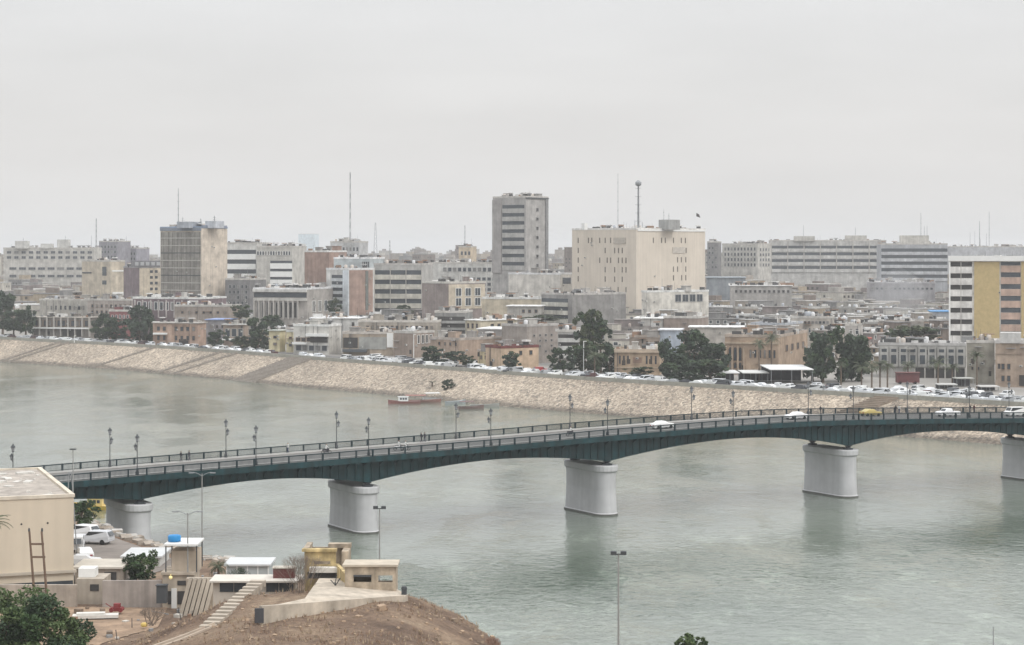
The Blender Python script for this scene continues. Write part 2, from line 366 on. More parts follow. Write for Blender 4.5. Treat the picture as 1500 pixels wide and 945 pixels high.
def loft(mb, prof, tt, mi=0):           # prof(t) -> list of (offset, z), closed
    prev = None
    for t in tt:
        cur = [BP(t, o, z) for o, z in prof(t)]; n = len(cur)
        if prev: mb.add(prev+cur, [[i, (i+1)%n, n+(i+1)%n, n+i] for i in range(n)], mi)
        else: mb.add(cur, [list(range(n))], mi)
        prev = cur
    mb.add(prev, [list(range(len(prev)))[::-1]], mi)
mb = MB(); loft(mb, lambda t: [(-7.4,dz(t)-.28),(7.4,dz(t)-.28),(7.4,dz(t)-.02),(-7.4,dz(t)-.02)], ts); bpart(mb, 'deck_slab', CONC)
mb = MB(); loft(mb, lambda t: [(-4.9,dz(t)+.0),(4.9,dz(t)+.0),(4.9,dz(t)+.03),(-4.9,dz(t)+.03)], ts); bpart(mb, 'carriageway', mat('worn asphalt', (0.15,0.147,0.14), .9, .15, .3))
for sgn in (-1,1):
    mb = MB(); loft(mb, lambda t: [(sgn*5.0,dz(t)),(sgn*7.3,dz(t)),(sgn*7.3,dz(t)+.2),(sgn*5.0,dz(t)+.2)][::sgn], ts)
    bpart(mb, 'footway', mat('kerb concrete', (0.29,0.28,0.265), .9, .15, .4))
    # fascia beam
    mb = MB(); loft(mb, lambda t: [(sgn*7.4,dz(t)-.85),(sgn*7.7,dz(t)-.85),(sgn*7.7,dz(t)+.12),(sgn*7.4,dz(t)+.12)][::sgn], ts)
    for t in [T0+i*3.0 for i in range(int((T1-T0)/3))]:
        # bracket from girder web to the fascia
        a = [BP(t-.09, sgn*5.8, dz(t)-.3), BP(t-.09, sgn*7.4, dz(t)-.3), BP(t-.09, sgn*7.4, dz(t)-.8), BP(t-.09, sgn*5.8, dz(t)-1.7)]
        b = [BP(t+.09, sgn*5.8, dz(t)-.3), BP(t+.09, sgn*7.4, dz(t)-.3), BP(t+.09, sgn*7.4, dz(t)-.8), BP(t+.09, sgn*5.8, dz(t)-1.7)]
        mb.add(a+b, [(0,1,2,3),(7,6,5,4),(2,6,7,3)])
    bpart(mb, 'edge_beam', TEAL)
    g = MB(); tt = [T0+24+i*1.0 for i in range(int((172-T0-24)))]
    c = sgn*5.6
    loft(g, lambda t: [(c-.1,soff(t)),(c+.1,soff(t)),(c+.1,dz(t)-.3),(c-.1,dz(t)-.3)], tt)
    loft(g, lambda t: [(c-.38,soff(t)-.08),(c+.38,soff(t)-.08),(c+.38,soff(t)+.002),(c-.38,soff(t)+.002)], tt)
    for t in [T0+24+i*1.5 for i in range(int((172-T0-24)/1.5))]:
        for s2 in (-1, 1):
            o0 = c + s2*.1; o1 = c+s2*.30; lo, hi = min(o0,o1), max(o0,o1)
            q = [BP(t-.06,lo,soff(t)+.01),BP(t+.06,lo,soff(t)+.01),BP(t+.06,hi,soff(t)+.01),BP(t-.06,hi,soff(t)+.01)]
            q2 = [(p[0],p[1],dz(t)-.32) for p in q]
            g.add(q+q2, [(0,1,5,4),(1,2,6,5),(2,3,7,6),(3,0,4,7)])
    bpart(g, 'main_girder', TEAL)
    # railing
    rl = MB()
    loft(rl, lambda t: [(sgn*7.5-.06,dz(t)+1.16),(sgn*7.5+.06,dz(t)+1.16),(sgn*7.5+.06,dz(t)+1.32),(sgn*7.5-.06,dz(t)+1.32)], ts)
    loft(rl, lambda t: [(sgn*7.5-.03,dz(t)+.25),(sgn*7.5+.03,dz(t)+.25),(sgn*7.5+.03,dz(t)+.33),(sgn*7.5-.03,dz(t)+.33)], ts)
    t = T0+.3
    while t < T1:
        q = [BP(t,sgn*7.5-.018,dz(t)+.3),BP(t+.06,sgn*7.5-.018,dz(t)+.3),BP(t+.06,sgn*7.5+.018,dz(t)+.3),BP(t,sgn*7.5+.018,dz(t)+.3)]
        rl.add(q+[(p[0],p[1],dz(t)+1.24) for p in q], [(0,1,5,4),(1,2,6,5),(2,3,7,6),(3,0,4,7)]); t += .2
    ro = bpart(rl, 'railing', TEAL2)
    pm = MB(); pm.box(-.12,.12,-.12,.12,0,1.24); pme = pm.mesh('railing_post', TEAL2)
    t = -86.0
    while t < 150:
        link('railing_post', pme, ro, BP(t, sgn*7.5, dz(t)+.1), math.atan2(u_.y,u_.x)); t += 3.05
    # trim the count near the ends: posts outside the picture are not built
# cross frames and bearings
cf = MB()
for t in [T0+26+i*6 for i in range(int((170-T0-26)/6))]:
    zl = max(soff(t)+.3, dz(t)-2.6)
    q = [BP(t-.15,-5.5,zl),BP(t+.15,-5.5,zl),BP(t+.15,5.5,zl),BP(t-.15,5.5,zl)]
    cf.add(q+[(p[0],p[1],dz(t)-.3) for p in q], [(0,1,2,3),(0,1,5,4),(1,2,6,5),(2,3,7,6),(3,0,4,7)])
bpart(cf, 'cross_frame', TEAL)
PIERM = mat('painted pier concrete', (0.50,0.50,0.505), .8, .09, .3, .06)
def stadium(a, r, n=10):
    pts = []
    for k in range(n+1): an = -math.pi/2 + math.pi*k/n; pts.append((a + r*math.cos(an), r*math.sin(an)))
    for k in range(n+1): an = math.pi/2 + math.pi*k/n; pts.append((-a + r*math.cos(an), r*math.sin(an)))
    return pts
for t, zt in zip(PT, PTOP):
    c = O + u_*t; ang = math.atan2(n_.y, n_.x)
    mb = MB(); prev = None
    for z, r in ((-2,2.35),(0.22,2.35),(0.3,2.32),(0.45,2.12),(zt*.5,1.92),(zt-2.0,1.95),(zt-1.35,2.0),(zt-1.2,2.22)):
        cur = [(x,y,z) for x,y in stadium(5,r)]; n = len(cur)
        if prev: mb.add(prev+cur, [[i,(i+1)%n,n+(i+1)%n,n+i] for i in range(n)], 1 if z < .35 else 0, True)
        prev = cur
    o = mb.build('pier', [PIERM, mat('wet concrete foot',(.12,.12,.11),.7,.3,.8)], bridge, (c.x-bridge.location.x, c.y-bridge.location.y, 0), ang)
    mb = MB(); prev = None
    for z, r in ((zt-1.2,2.2),(zt-1.05,2.32),(zt-.2,2.36),(zt-.05,2.25)):
        cur = [(x,y,z) for x,y in stadium(5,r)]; n = len(cur)
        if prev: mb.add(prev+cur, [[i,(i+1)%n,n+(i+1)%n,n+i] for i in range(n)], 0, False)
        prev = cur
    mb.add(prev, [list(range(len(prev)))]); mb.build('pier_cap', PIERM, o)
    for s in (-5.6+1.0, 5.6-1.0):
        mb = MB(); zt2 = soff(t)-.06; ss = s/4.6*5.6
        mb.lathe([(1.0,zt-.06),(.95,zt+.15),(.5,zt+.3),(.42,zt2-.2),(.8,zt2)], 10)
        mb.build('bearing', mat('black bearing', (0.03,0.035,0.04), .8, .2, 1), o, (ss,0,0))
for t in (-118, 172):
    mb = MB(); c = O+u_*t; mb.box(-8,8,-2,2,-2,soff(t)-.05); mb.box(-8,8,-1,60 if t>0 else 2,-2,4)
    mb.build('abutment', CONC, bridge, (c.x-bridge.location.x, c.y-bridge.location.y,0), math.atan2(n_.y,n_.x))

# ---- ornate bridge lamps
def make_lamp(arm):
    root = thing('bridge_lamp', 'x', 'street lamp')
    m = MB(); m.lathe([(.28,0),(.28,.5),(.16,.7),(.2,.95),(.12,1.1),(.075,1.4),(.06,5.2),(.1,5.25),(.1,5.35)], 8); m.build('lamp_post', DARK, root)
    m = MB(); m.tube((0,0,4.0),(arm*.45,0,3.75),.035); m.tube((arm*.45,0,3.75),(arm*.8,0,4.0),.035); m.tube((0,0,4.5),(arm*.8,0,4.0),.025); m.build('bracket', DARK, root)
    for x, z, s in ((0,5.35,1.2),(arm*.8,4.0,1.0)):
        m = MB(); m.lathe([(.14*s,0),(.26*s,.5*s),(.25*s,.52*s)], 8); 
        l = m.build('lantern', mat('milky lantern glass', (0.25,0.26,0.27), .4, .1, 1), root, (x,0,z))
        m = MB(); m.lathe([(.34*s,.52*s),(.3*s,.6*s),(.12*s,.8*s),(.03*s,1.0*s)], 8); m.build('lantern_cap', DARK, l); m = MB(); m.lathe([(.18*s,-.08*s),(.16*s,.01*s)], 8); m.build('lantern_base', DARK, l)
    return root
ang = math.atan2(n_.y, n_.x)
lamp_far = make_lamp(1); lamp_near = make_lamp(-1)
def t_of(xp, o):      # along-bridge position seen at column xp for transverse offset o
    k = (xp-750)/F; A = O + n_*o; return (k*A.y - A.x)/(u_.x - k*u_.y)
used = set()
FARX = [161,331,493,668,835,1013,1184,1329,1478]; NEARX = [19,201,375,540,719,890,1074,1250,1420]
nf = ['beyond the first river pier from the left','between the first and second piers','above the second pier from the left','between the second and third piers','just left of the third pier','right of the passing white saloon','left of the white car at right','right of the yellow taxi','at the right edge of the picture']
for row, xsx, tmpl, o in (('far', FARX, lamp_far, -7.0), ('near', NEARX, lamp_near, 7.0)):
    for i, xx in enumerate(xsx):
        l = tmpl if i == 0 else copy_tree(tmpl)
        t = t_of(xx, o); l.location = BP(t, o, dz(t)+.2); l.rotation_euler = (0,0,ang)
        tag(l, 'dark ornate two-lantern lamp on the %s footway of the bridge, number %s from the left' % (row, ['one','two','three','four','five','six','seven','eight','nine'][i]), 'street lamp', 'ornate lamps along the bridge')

# ================================================================== VEHICLES
def car_profile(kind):
    if kind == 'sedan': return [(-2.2,.35),(2.2,.35),(2.25,.75),(2.05,.9),(1.0,1.0),(.35,1.42),(-.85,1.45),(-1.55,1.05),(-2.15,1.0),(-2.25,.7)], 1.75
    if kind == 'suv': return [(-2.3,.4),(2.3,.4),(2.35,.9),(2.15,1.1),(1.15,1.18),(.6,1.75),(-1.95,1.78),(-2.3,1.15),(-2.35,.7)], 1.9
    if kind == 'pickup': return [(-2.6,.45),(2.5,.45),(2.55,.9),(2.35,1.05),(1.3,1.15),(.8,1.7),(-.5,1.72),(-.65,1.15),(-2.6,1.12)], 1.8
    if kind == 'van': return [(-2.4,.4),(2.3,.4),(2.35,.95),(2.0,1.2),(1.5,1.95),(-2.3,2.0),(-2.42,1.2)], 1.85
def car_body(kind, mi=0):
    prof, wd = car_profile(kind); m = MB(); n = len(prof); y = wd/2
    zs = max(p[1] for p in prof); rows = []
    for yy, inset in ((-y,1),(-y*.9,0),(y*.9,0),(y,1)):
        rows.append([(x, yy*(1-(.14 if z > 1.15 else 0)), z-(.05 if inset else 0)) for x, z in prof])
    for a, b in zip(rows, rows[1:]): m.add(a+b, [[i,(i+1)%n,n+(i+1)%n,n+i] for i in range(n)], mi, False)
    m.add(rows[0], [list(range(n))[::-1]], mi); m.add(rows[-1], [list(range(n))], mi)
    return m, prof, y
def car_glass(kind, mi=0, m=None):
    prof, wd = car_profile(kind); y = wd/2; m = m or MB()
    top = [p for p in prof if p[1] > 1.3]; xf, xb = max(p[0] for p in top), min(p[0] for p in top); zt = top[0][1]-.1; zb = .98 if kind == 'sedan' else 1.15
    for s in (-1,1):
        yo = s*(y*.885); yi = s*(y*.84)
        v = [(xb-.35,yo,zb),(xf+.45,yo,zb),(xf+.02,yo*.98,zt),(xb+.05,yo*.98,zt)]
        v2 = [(a,yi,c) for a,_,c in v]; m.add(v+v2, [(0,1,2,3),(4,5,1,0),(5,6,2,1),(6,7,3,2),(7,4,0,3)], mi)
    # windscreen and rear screen, 1 cm proud
    for x0_,x1_ in ((xf+.52,xf+.1),(xb-.62,xb-.08)):
        m.add([(x0_+.03,-y*.72,zb+.05),(x0_+.03,y*.72,zb+.05),(x1_+.03*(1 if x1_>0 else -1),y*.66,zt),(x1_+.03*(1 if x1_>0 else -1),-y*.66,zt)], [(0,1,2,3)], mi)
    return m
def wheel_mb(m, x, y, mi=0, r=.33): m.tube((x,y-.1,r),(x,y+.1,r),r,n=10,mi=mi,sm=False)
TYRE = mat('black tyre', (0.02,0.02,0.02), .9, .1, 1); CG = mat('tinted car glass', (0.03,0.035,0.04), .15, .1, 1, spec=.6)
def paint(c, n='car paint'): return mat(n, c, .3, .04, 1, spec=.5)
def make_car(kind, colr, name, label, cat='car'):
    root = thing(name, label, cat)
    m, prof, y = car_body(kind); m.build('body', paint(colr), root); car_glass(kind).build('window_glass', CG, root)
    for x in (-1.4,1.4):
        for s in (-1,1):
            m = MB(); wheel_mb(m, x, s*(y-.08)); m.build('wheel', TYRE, root)
    for x, s, c in ((2.24,-1,'headlight'),(2.24,1,'headlight'),(-2.24,-1,'tail_light'),(-2.24,1,'tail_light')):
        m = MB(); z0 = .62 if kind=='sedan' else .75; m.box(x-.06,x+.07,s*(y-.35)-.16,s*(y-.35)+.16,z0,z0+.16)
        m.build(c, mat(c, (.6,.6,.58) if c=='headlight' else (.3,.02,.02), .3, .05, 1), root)
    return root
_cc = {}
def far_car(kind, colr):
    key = (kind, colr)
    if key not in _cc:
        m, prof, y = car_body(kind); car_glass(kind, 1, m)
        for x in (-1.4,1.4):
            for s in (-1,1): wheel_mb(m, x, s*(y-.08), 2)
        _cc[key] = m.mesh('parked_car', [paint(colr), CG, TYRE])
    return _cc[key]
def on_bridge(o, xp, off_, flip=0, extra=0):
    t = t_of(xp, off_); o.location = BP(t, off_, dz(t)+.035+extra); 
    sl_ = math.atan2(dz(t+1)-dz(t-1), 2)
    o.rotation_euler = (0, -sl_ if not flip else sl_, math.atan2(u_.y,u_.x)+(math.pi if flip else 0)); return o
on_bridge(make_car('sedan',(.78,.78,.77),'white_car','white saloon driving over the bridge above the span right of the third pier'), 970, 2.2)
on_bridge(make_car('sedan',(.75,.75,.75),'white_car','white saloon on the bridge just left of the fourth pier'), 1166, 1.5, 1)
on_bridge(make_car('sedan',(.45,.36,.13),'yellow_taxi','small yellow taxi on the bridge right of the fourth pier','taxi'), 1275, -2.2)
on_bridge(make_car('pickup',(.76,.76,.76),'pickup_truck','white pickup truck on the right part of the bridge','pickup'), 1388, 1.5, 1)
on_bridge(make_car('van',(.76,.76,.74),'white_van','white van on the bridge at the right edge of the picture','van'), 1487, 1.8, 1)

# two-wheelers
def make_motorbike(colr, label):
    r = thing('motorbike', label, 'motorbike')
    for x in (-.65,.65):
        m = MB()
        for k in range(12):
            a0, a1 = 2*math.pi*k/12, 2*math.pi*(k+1)/12
            m.tube((x+.28*math.cos(a0),0,.3+.28*math.sin(a0)),(x+.28*math.cos(a1),0,.3+.28*math.sin(a1)),.05,n=5)
        m.build('wheel', TYRE, r)
    m = MB(); m.tube((.65,0,.3),(.42,0,1.0),.04); m.tube((.42,-.33,1.02),(.42,.33,1.02),.025); m.tube((-.65,0,.3),(.1,0,.45),.04); m.build('frame', DARK, r)
    m = MB(); m.box(-.7,.0,-.16,.16,.62,.8); m.box(0,.4,-.17,.17,.55,.92); m.box(-.3,.35,-.14,.14,.3,.55); m.build('fairing', paint(colr), r)
    m = MB(); m.box(-.65,-.02,-.15,.15,.8,.88); m.build('seat', TYRE, r)
    return r

# people: one skinned figure per pose, turned into a plain mesh
def skin_mesh(name, verts, edges, radii, mats, matfn):
    me = bpy.data.meshes.new(name); me.from_pydata(verts, edges, []); o = bpy.data.objects.new(name, me); COL.objects.link(o)
    md = o.modifiers.new('s','SKIN'); sb = o.modifiers.new('d','SUBSURF'); sb.levels = 1; sb.render_levels = 1
    for i, r in enumerate(radii):
        me.skin_vertices[0].data[i].radius = (r[0], r[1]) if isinstance(r, tuple) else (r, r)
    me.skin_vertices[0].data[0].use_root = True
    bpy.context.view_layer.update()
    dg = bpy.context.evaluated_depsgraph_get(); m2 = bpy.data.meshes.new_from_object(o.evaluated_get(dg)); m2.name = name
    bpy.data.objects.remove(o); m2.materials.clear()
    for m in mats: m2.materials.append(m)
    for p in m2.polygons: p.material_index = matfn(p.center); p.use_smooth = True
    return m2
def person_mesh(top, leg, sit=False):
    if sit:
        V = [(0,0,.88),(0.02,0,1.1),(.03,0,1.32),(.04,0,1.46),(.06,0,1.56),(.07,0,1.66),(.06,0,1.76),
             (.03,.19,1.38),(.2,.24,1.18),(.42,.27,1.06),(.03,-.19,1.38),(.2,-.24,1.18),(.42,-.27,1.06),
             (0,.11,.86),(.38,.2,.8),(.2,.2,.42),(.3,.2,.36),(0,-.11,.86),(.38,-.2,.8),(.2,-.2,.42),(.3,-.2,.36)]
    else:
        V = [(0,0,.95),(0,0,1.15),(0,0,1.36),(0,0,1.5),(.01,0,1.57),(.03,0,1.66),(.02,0,1.76),
             (0,.2,1.42),(-.05,.25,1.14),(.06,.26,.9),(0,-.2,1.42),(.06,-.25,1.14),(.16,-.25,.92),
             (0,.1,.9),(.12,.11,.5),(.2,.11,.08),(.34,.11,.05),(0,-.1,.9),(.02,-.11,.5),(-.22,-.11,.12),(-.12,-.11,.05)]
    E = [(0,1),(1,2),(2,3),(3,4),(4,5),(5,6),(2,7),(7,8),(8,9),(2,10),(10,11),(11,12),(0,13),(13,14),(14,15),(15,16),(0,17),(17,18),(18,19),(19,20)]
    RR = [tuple(1.25*q for q in v) if isinstance(v,tuple) else v*1.3 for v in [(.13,.16),(.12,.15),(.13,.17),(.06,.06),(.06,.06),(.11,.095),(.07,.065),.065,.05,.038,.065,.05,.038,.09,.065,.045,.04,.09,.065,.045,.04]]
    mats = [mat('clothing', top, .9, .1, 3), mat('trousers', leg, .9, .1, 3), mat('skin', (.36,.22,.15), .6, .05, 3), mat('dark hair', (.02,.018,.015), .8, .1, 3)]
    def fn(c):
        if c.z > 1.69 or (c.z > 1.6 and c.x < .0 and abs(c.y) < .13): return 3
        if c.z > 1.52: return 2
        if c.z > .92 : return 0
        if abs(c.y) > .2 and not sit: return 2
        return 1
    return skin_mesh('person', V, E, RR, mats, fn)
PC = [((.03,.03,.035),(.03,.03,.04)),((.06,.06,.07),(.05,.05,.07)),((.5,.5,.48),(.04,.05,.09)),((.08,.03,.03),(.03,.03,.03))]
PM = [person_mesh(*c) for c in PC]; PSIT = person_mesh((.6,.6,.58),(.05,.05,.06), True)
def walker(xp, o, k, flip, label, group=None):
    p = link('person', PM[k]); on_bridge(p, xp, o, flip, .18); p.rotation_euler.x = 0; p.rotation_euler.y = 0; tag(p, label, 'person', group)
walker(265,-6.2,0,0,'left one of two dark-clothed people walking on the bridge near its left end','people on the bridge')
walker(277,-6.2,1,0,'right one of two dark-clothed people walking on the bridge near its left end','people on the bridge')
walker(422,-6.2,2,1,'lone walker in a pale top on the bridge between the first and second piers','people on the bridge')
walker(617,-6.0,0,0,'left one of the pair in black walking on the bridge right of the second pier','people on the bridge')
walker(622,-6.0,1,0,'right one of the pair in black walking on the bridge right of the second pier','people on the bridge')
walker(1202,-6.2,0,0,'walker in black on the bridge behind the white saloon by the fourth pier','people on the bridge')
walker(1317,-6.2,2,0,'walker in a white top on the bridge right of the yellow taxi','people on the bridge')
walker(1312,-5.8,0,0,'walker in black on the bridge right of the yellow taxi','people on the bridge')
walker(1421,-6.2,0,1,'left of two people in dark clothes near the right end of the bridge','people on the bridge')
walker(1427,-6.2,3,1,'right of two people in dark clothes near the right end of the bridge','people on the bridge')
for xp, o, lb, lb2 in ((584,1.4,'left one of two white motorbikes ridden side by side on the bridge','rider in white on the left motorbike on the bridge'),(594,2.6,'right one of two white motorbikes ridden side by side on the bridge','rider in white on the right motorbike on the bridge'),(478,-1.5,'low dark motorbike on the bridge above the second pier','rider in white on the dark motorbike above the second pier'),(836,2.0,'single dark motorbike on the bridge by the third pier','rider in white on the single motorbike by the third pier')):
    b = make_motorbike((.6,.6,.6) if 500 < xp < 800 else (.05,.05,.06), lb); on_bridge(b, xp, o)
    p = link('person', PSIT); on_bridge(p, xp, o); tag(p, lb2, 'person')

# ================================================================== BUILDINGS OF THE FAR BANK
_wm = {}
def win_mesh(w, h, style):
    key = (round(w,1), round(h,1), style)
    if key in _wm: return _wm[key]
    w, h = max(.3,key[0]), max(.3,key[1]); m = MB()
    f = {'w': WHITE, 'c': CONC, 'b': mat('brown frame', (.20,.14,.10), .8, .1, 1), 'g': mat('grey frame', (.3,.3,.3), .8, .1, 1)}[style[0]]
    kk = style.endswith('k'); style = style.rstrip('k'); gl = mat('curtained window',(.19,.185,.175),.5,.3,1) if kk else (SHADE if style.endswith('o') else GLASS)
    t = min(.18, w*.12); dpt = .16
    m.box(-w/2,w/2,-.03,.05,-h/2,h/2,1)
    m.box(-w/2-t,-w/2,-dpt,.05,-h/2-t,h/2+t); m.box(w/2,w/2+t,-dpt,.05,-h/2-t,h/2+t)
    m.box(-w/2,w/2,-dpt,.05,h/2,h/2+t); m.box(-w/2,w/2,-dpt-.1,.05,-h/2-t,-h/2)
    if w > 1.6 and not style.endswith('o'):
        k = int(w/1.3)
        for i in range(1,k): x = -w/2+w*i/k; m.box(x-.06,x+.06,-.08,.0,-h/2,h/2)
    if style.endswith('a'):
        n = 8; pts = [(-w/2,0)]+[(-w/2*math.cos(math.pi*i/n),w/2*math.sin(math.pi*i/n)) for i in range(n+1)]
        v = [(x,-.05,h/2+t+z) for x,z in pts[1:]]; m.add(v, [list(range(len(v)))], 1)
    _wm[key] = m.mesh('window', [f, gl]); return _wm[key]
JUNKM = [mat('pale junk',(.62,.61,.59),.8,.2,1), mat('grey junk',(.25,.25,.25),.8,.2,1), mat('dark junk',(.07,.07,.07),.9,.2,1), mat('rusty junk',(.26,.17,.12),.9,.2,1)]
def junk(rs, x0, x1, y0, y1, z, n, par):
    m = MB()
    for i in range(n):
        x, y, k = rs.uniform(x0,x1), rs.uniform(y0,y1)**1, rs.random(); Mx = Matrix.Translation((x,y,z)) @ Matrix.Rotation(rs.choice([0,0,rs.uniform(0,3)]),4,'Z'); mi = rs.choice([0,0,1,2,2,3])
        if k < .35: m.box(-rs.uniform(.2,.7),rs.uniform(.2,.7),-.3,.4,.0,rs.uniform(.4,1.3),mi,Mx)
        elif k < .6: m.box(-rs.uniform(.6,2.4),rs.uniform(.6,2.4),-.1,.1,0,rs.uniform(.5,1.9),mi,Mx)
        elif k < .75: m.box(-rs.uniform(.5,1.8),rs.uniform(.5,1.8),-1,1,rs.uniform(1.6,2.1),2.2,rs.choice([0,1,3]),Mx); m.box(-.5,.5,-.9,.9,0,1.6,2,Mx)
        elif k < .9: m.tube((x,y,z),(x,y,z+rs.uniform(1.5,4)),.06,.04,3,2)
        else: m.lathe([(.05,.3),(.55,.8),(.6,.9)],7,0,(x,y,z))
    o = m.build('roof_clutter', JUNKM, par); o['kind'] = 'stuff'; return o
AC = MB(); AC.box(-.4,.4,-.4,.02,-.27,.27); AC.box(-.35,.2,-.43,-.401,-.18,.18,1); ACM = AC.mesh('air_conditioner',[mat('off-white casing',(.55,.54,.51),.6,.15,1),DARK])
class Bld:
    def __init__(s, name, label, xl, xc, xr, yt, d, col, a=45, wl=None, wr=None, roof=(.45,.43,.40), cat='building', clutter=3, parapet=True, yb=None, base=GZ, group=None):
        if yb: d = (HC-base)*F/(yb-HY)
        a = R(a); s.a = a; s.d = d; s.xc = xc; s.base = base
        s.C = Vector((px(xc,d), d)); ca, sa = math.cos(a), math.sin(a)
        k = (xl-750)/F; s.wl = wl if wl else (s.C.x - k*d)/(ca + k*sa)
        k = (xr-750)/F; s.wr = wr if wr else (k*d - s.C.x)/(sa - k*ca)
        s.wr = min(max(s.wr, 3), 90); s.wl = min(max(s.wl, 3), 160)
        s.h = pz(yt, d) - base
        s.root = thing(name, label, cat, (s.C.x, s.C.y, base), -a, group)
        m = MB(); m.box(-s.wl, 0, 0, s.wr, -1, s.h); m.build('wall', wallm(col), s.root)
        m = MB(); p = .12
        if parapet:
            ph = .7
            m.box(-s.wl-p,p,-p,.2,s.h-.15,s.h+ph); m.box(-s.wl-p,p,s.wr-.2,s.wr+p,s.h-.15,s.h+ph)
            m.box(-s.wl-p,-s.wl+.2,.2,s.wr-.2,s.h-.15,s.h+ph); m.box(-.2,p,.2,s.wr-.2,s.h-.15,s.h+ph); m.box(-s.wl+.2,-.2,.2,s.wr-.2,s.h+.01,s.h+.06)
        else: m.box(-s.wl-.5,.5,-.5,s.wr+.5,s.h+.002,s.h+.35)
        s.roof = m.build('roof', roofm(roof), s.root)
        rs = random.Random(int(xl*7+yt))
        for i in range(clutter):
            w_, l_, h_ = rs.uniform(1.5,4), rs.uniform(1.5,4), rs.uniform(1.2,2.8); x = -rs.uniform(.1,.9)*s.wl; y = rs.uniform(.1,.8)*s.wr; kind = rs.random(); m = MB()
            if kind < .5: m.box(x-w_/2,x+w_/2,y-l_/2,y+l_/2,s.h,s.h+h_); m.box(x-w_/2-.2,x+w_/2+.2,y-l_/2-.2,y+l_/2+.2,s.h+h_+.002,s.h+h_+.2); m.build('rooftop_room', wallm(rs.choice([col,(.5,.48,.45),(.35,.33,.31)])), s.roof)
            elif kind < .85: m.lathe([(.7,.5),(.75,1.0),(.7,1.9),(.3,2.1)],10,0,(x,y,s.h)); m.box(x-.6,x+.6,y-.6,y+.6,s.h,s.h+.5); m.build('water_tank', mat('tank', rs.choice([(.6,.6,.6),(.35,.37,.4),(.5,.45,.4)]), .6,.1,1), s.roof)
            else: m.tube((x,y,s.h),(x,y,s.h+rs.uniform(3,6)),.07,.04); m.build('antenna', STEEL, s.roof)
        if clutter > 0 and d < 1000 and s.h < 20:
            for i in range(int(2+s.wl/7)):
                x, wv, zb = -rs.uniform(.06,.94)*s.wl, rs.uniform(.5,1.5), rs.choice([.1,.4,.7])*s.h+rs.uniform(0,1); m = MB(); kind = rs.random()
                if kind < .4: m.box(x-wv,x+wv,-rs.uniform(.6,1.3),-.01,zb+1.6,zb+1.72,rs.randrange(3)); m.build('awning', [mat('rusty sheet',(.25,.17,.12),.9,.3,1), CONC, mat('grey sheet',(.3,.3,.31),.8,.2,1)], s.root)
                elif kind < .75: m.box(x-wv*.5,x+wv*.5,-.05,.03,zb,zb+1.5); m.build('opening', SHADE, s.root)  # dark panels added at random to give the fronts deeper shadow tones
                else: m.tube((x,-.12,.2),(x,-.12,s.h),.07,n=4); m.build('drain_pipe', DARK, s.root)
        if clutter > 0:
            ar = s.wl*s.wr; junk(rs, -s.wl+.8, -.8, .6, s.wr-.8, s.h+.05, int(min(60, 5+ar/14)), s.roof)
        if 690 <= 0 or d < 1000:
            for i in range(rs.randint(1,5) if s.h < 14 else rs.randint(4,9)):
                if rs.random() < .6 or s.wr < 6: link('air_conditioner', ACM, s.root, (-rs.uniform(.08,.92)*s.wl, 0, rs.uniform(.35,.88)*s.h))
                else: link('air_conditioner', ACM, s.root, (0, rs.uniform(.1,.9)*s.wr, rs.uniform(.35,.88)*s.h), math.pi/2)
    def u(s, face, xp):
        k = (xp-750)/F
        if face == 'L': return (s.C.x - k*s.d)/(math.cos(s.a) + k*math.sin(s.a))      # distance left of corner
        return (k*s.d - s.C.x)/(math.sin(s.a) - k*math.cos(s.a))
    def z(s, y): return pz(y, s.d) - s.base
    def loc(s, face, u, z, o=0): return (-u, -o, z) if face == 'L' else (o, u, z)
    def grid(s, face, x0, x1, y0, y1, nx, ny, fw=.5, fh=.5, style='g', skip=0, w=None, h=None, o=0):
        u0, u1 = s.u(face, x0), s.u(face, x1); z0, z1 = s.z(y1), s.z(y0); du = abs(u1-u0)/nx; dh = (z1-z0)/ny
        me = win_mesh(w or du*fw, h or dh*fh, style); me2 = me if style.endswith('o') else win_mesh(w or du*fw, h or dh*fh, style+'k'); rs = random.Random(int(x0+y0))
        for i in range(nx):
            for j in range(ny):
                if skip and rs.random() < skip: continue
                u = u0 + (u1-u0)*(i+.5)/nx
                link('window', me2 if rs.random() < .22 else me, s.root, s.loc(face, u, z0+dh*(j+.5), o), 0 if face=='L' else math.pi/2)
        return s
    def block(s, name, face, x0, x1, y0, y1, out=.4, m=None, par=None, inn=.02):
        u0, u1 = sorted((s.u(face,x0), s.u(face,x1))); z0, z1 = s.z(y1), s.z(y0); mb = MB()
        if face == 'L': mb.box(-u1,-u0,-out,inn,z0,z1)
        else: mb.box(-inn,out,u0,u1,z0,z1)
        mb.build(name, m or WHITE, par or s.root); return s
    def bands(s, face, x0, x1, y0, y1, n, frac=.45, colb=None, out=.5, dark=GLASS, balcony=False):
        dy = (y1-y0)/n
        for j in range(n):
            ya = y0+dy*j
            s.block('window_band' if not balcony else 'loggia', face, x0, x1, ya, ya+dy*frac, .06, dark)
            s.block('balcony' if balcony else 'spandrel', face, x0, x1, ya+dy*frac+dy*.02, ya+dy*.98, out, colb or WHITE)
        return s
    def cols(s, face, x0, x1, y0, y1, n, wd=.5, out=.7, m=None):
        for i in range(n):
            x = x0+(x1-x0)*i/(n-1); p = wd*s.px()/2; s.block('column', face, x-p, x+p, y0, y1, out, m or CONC)
        return s
    def px(s): return F/s.d*.75
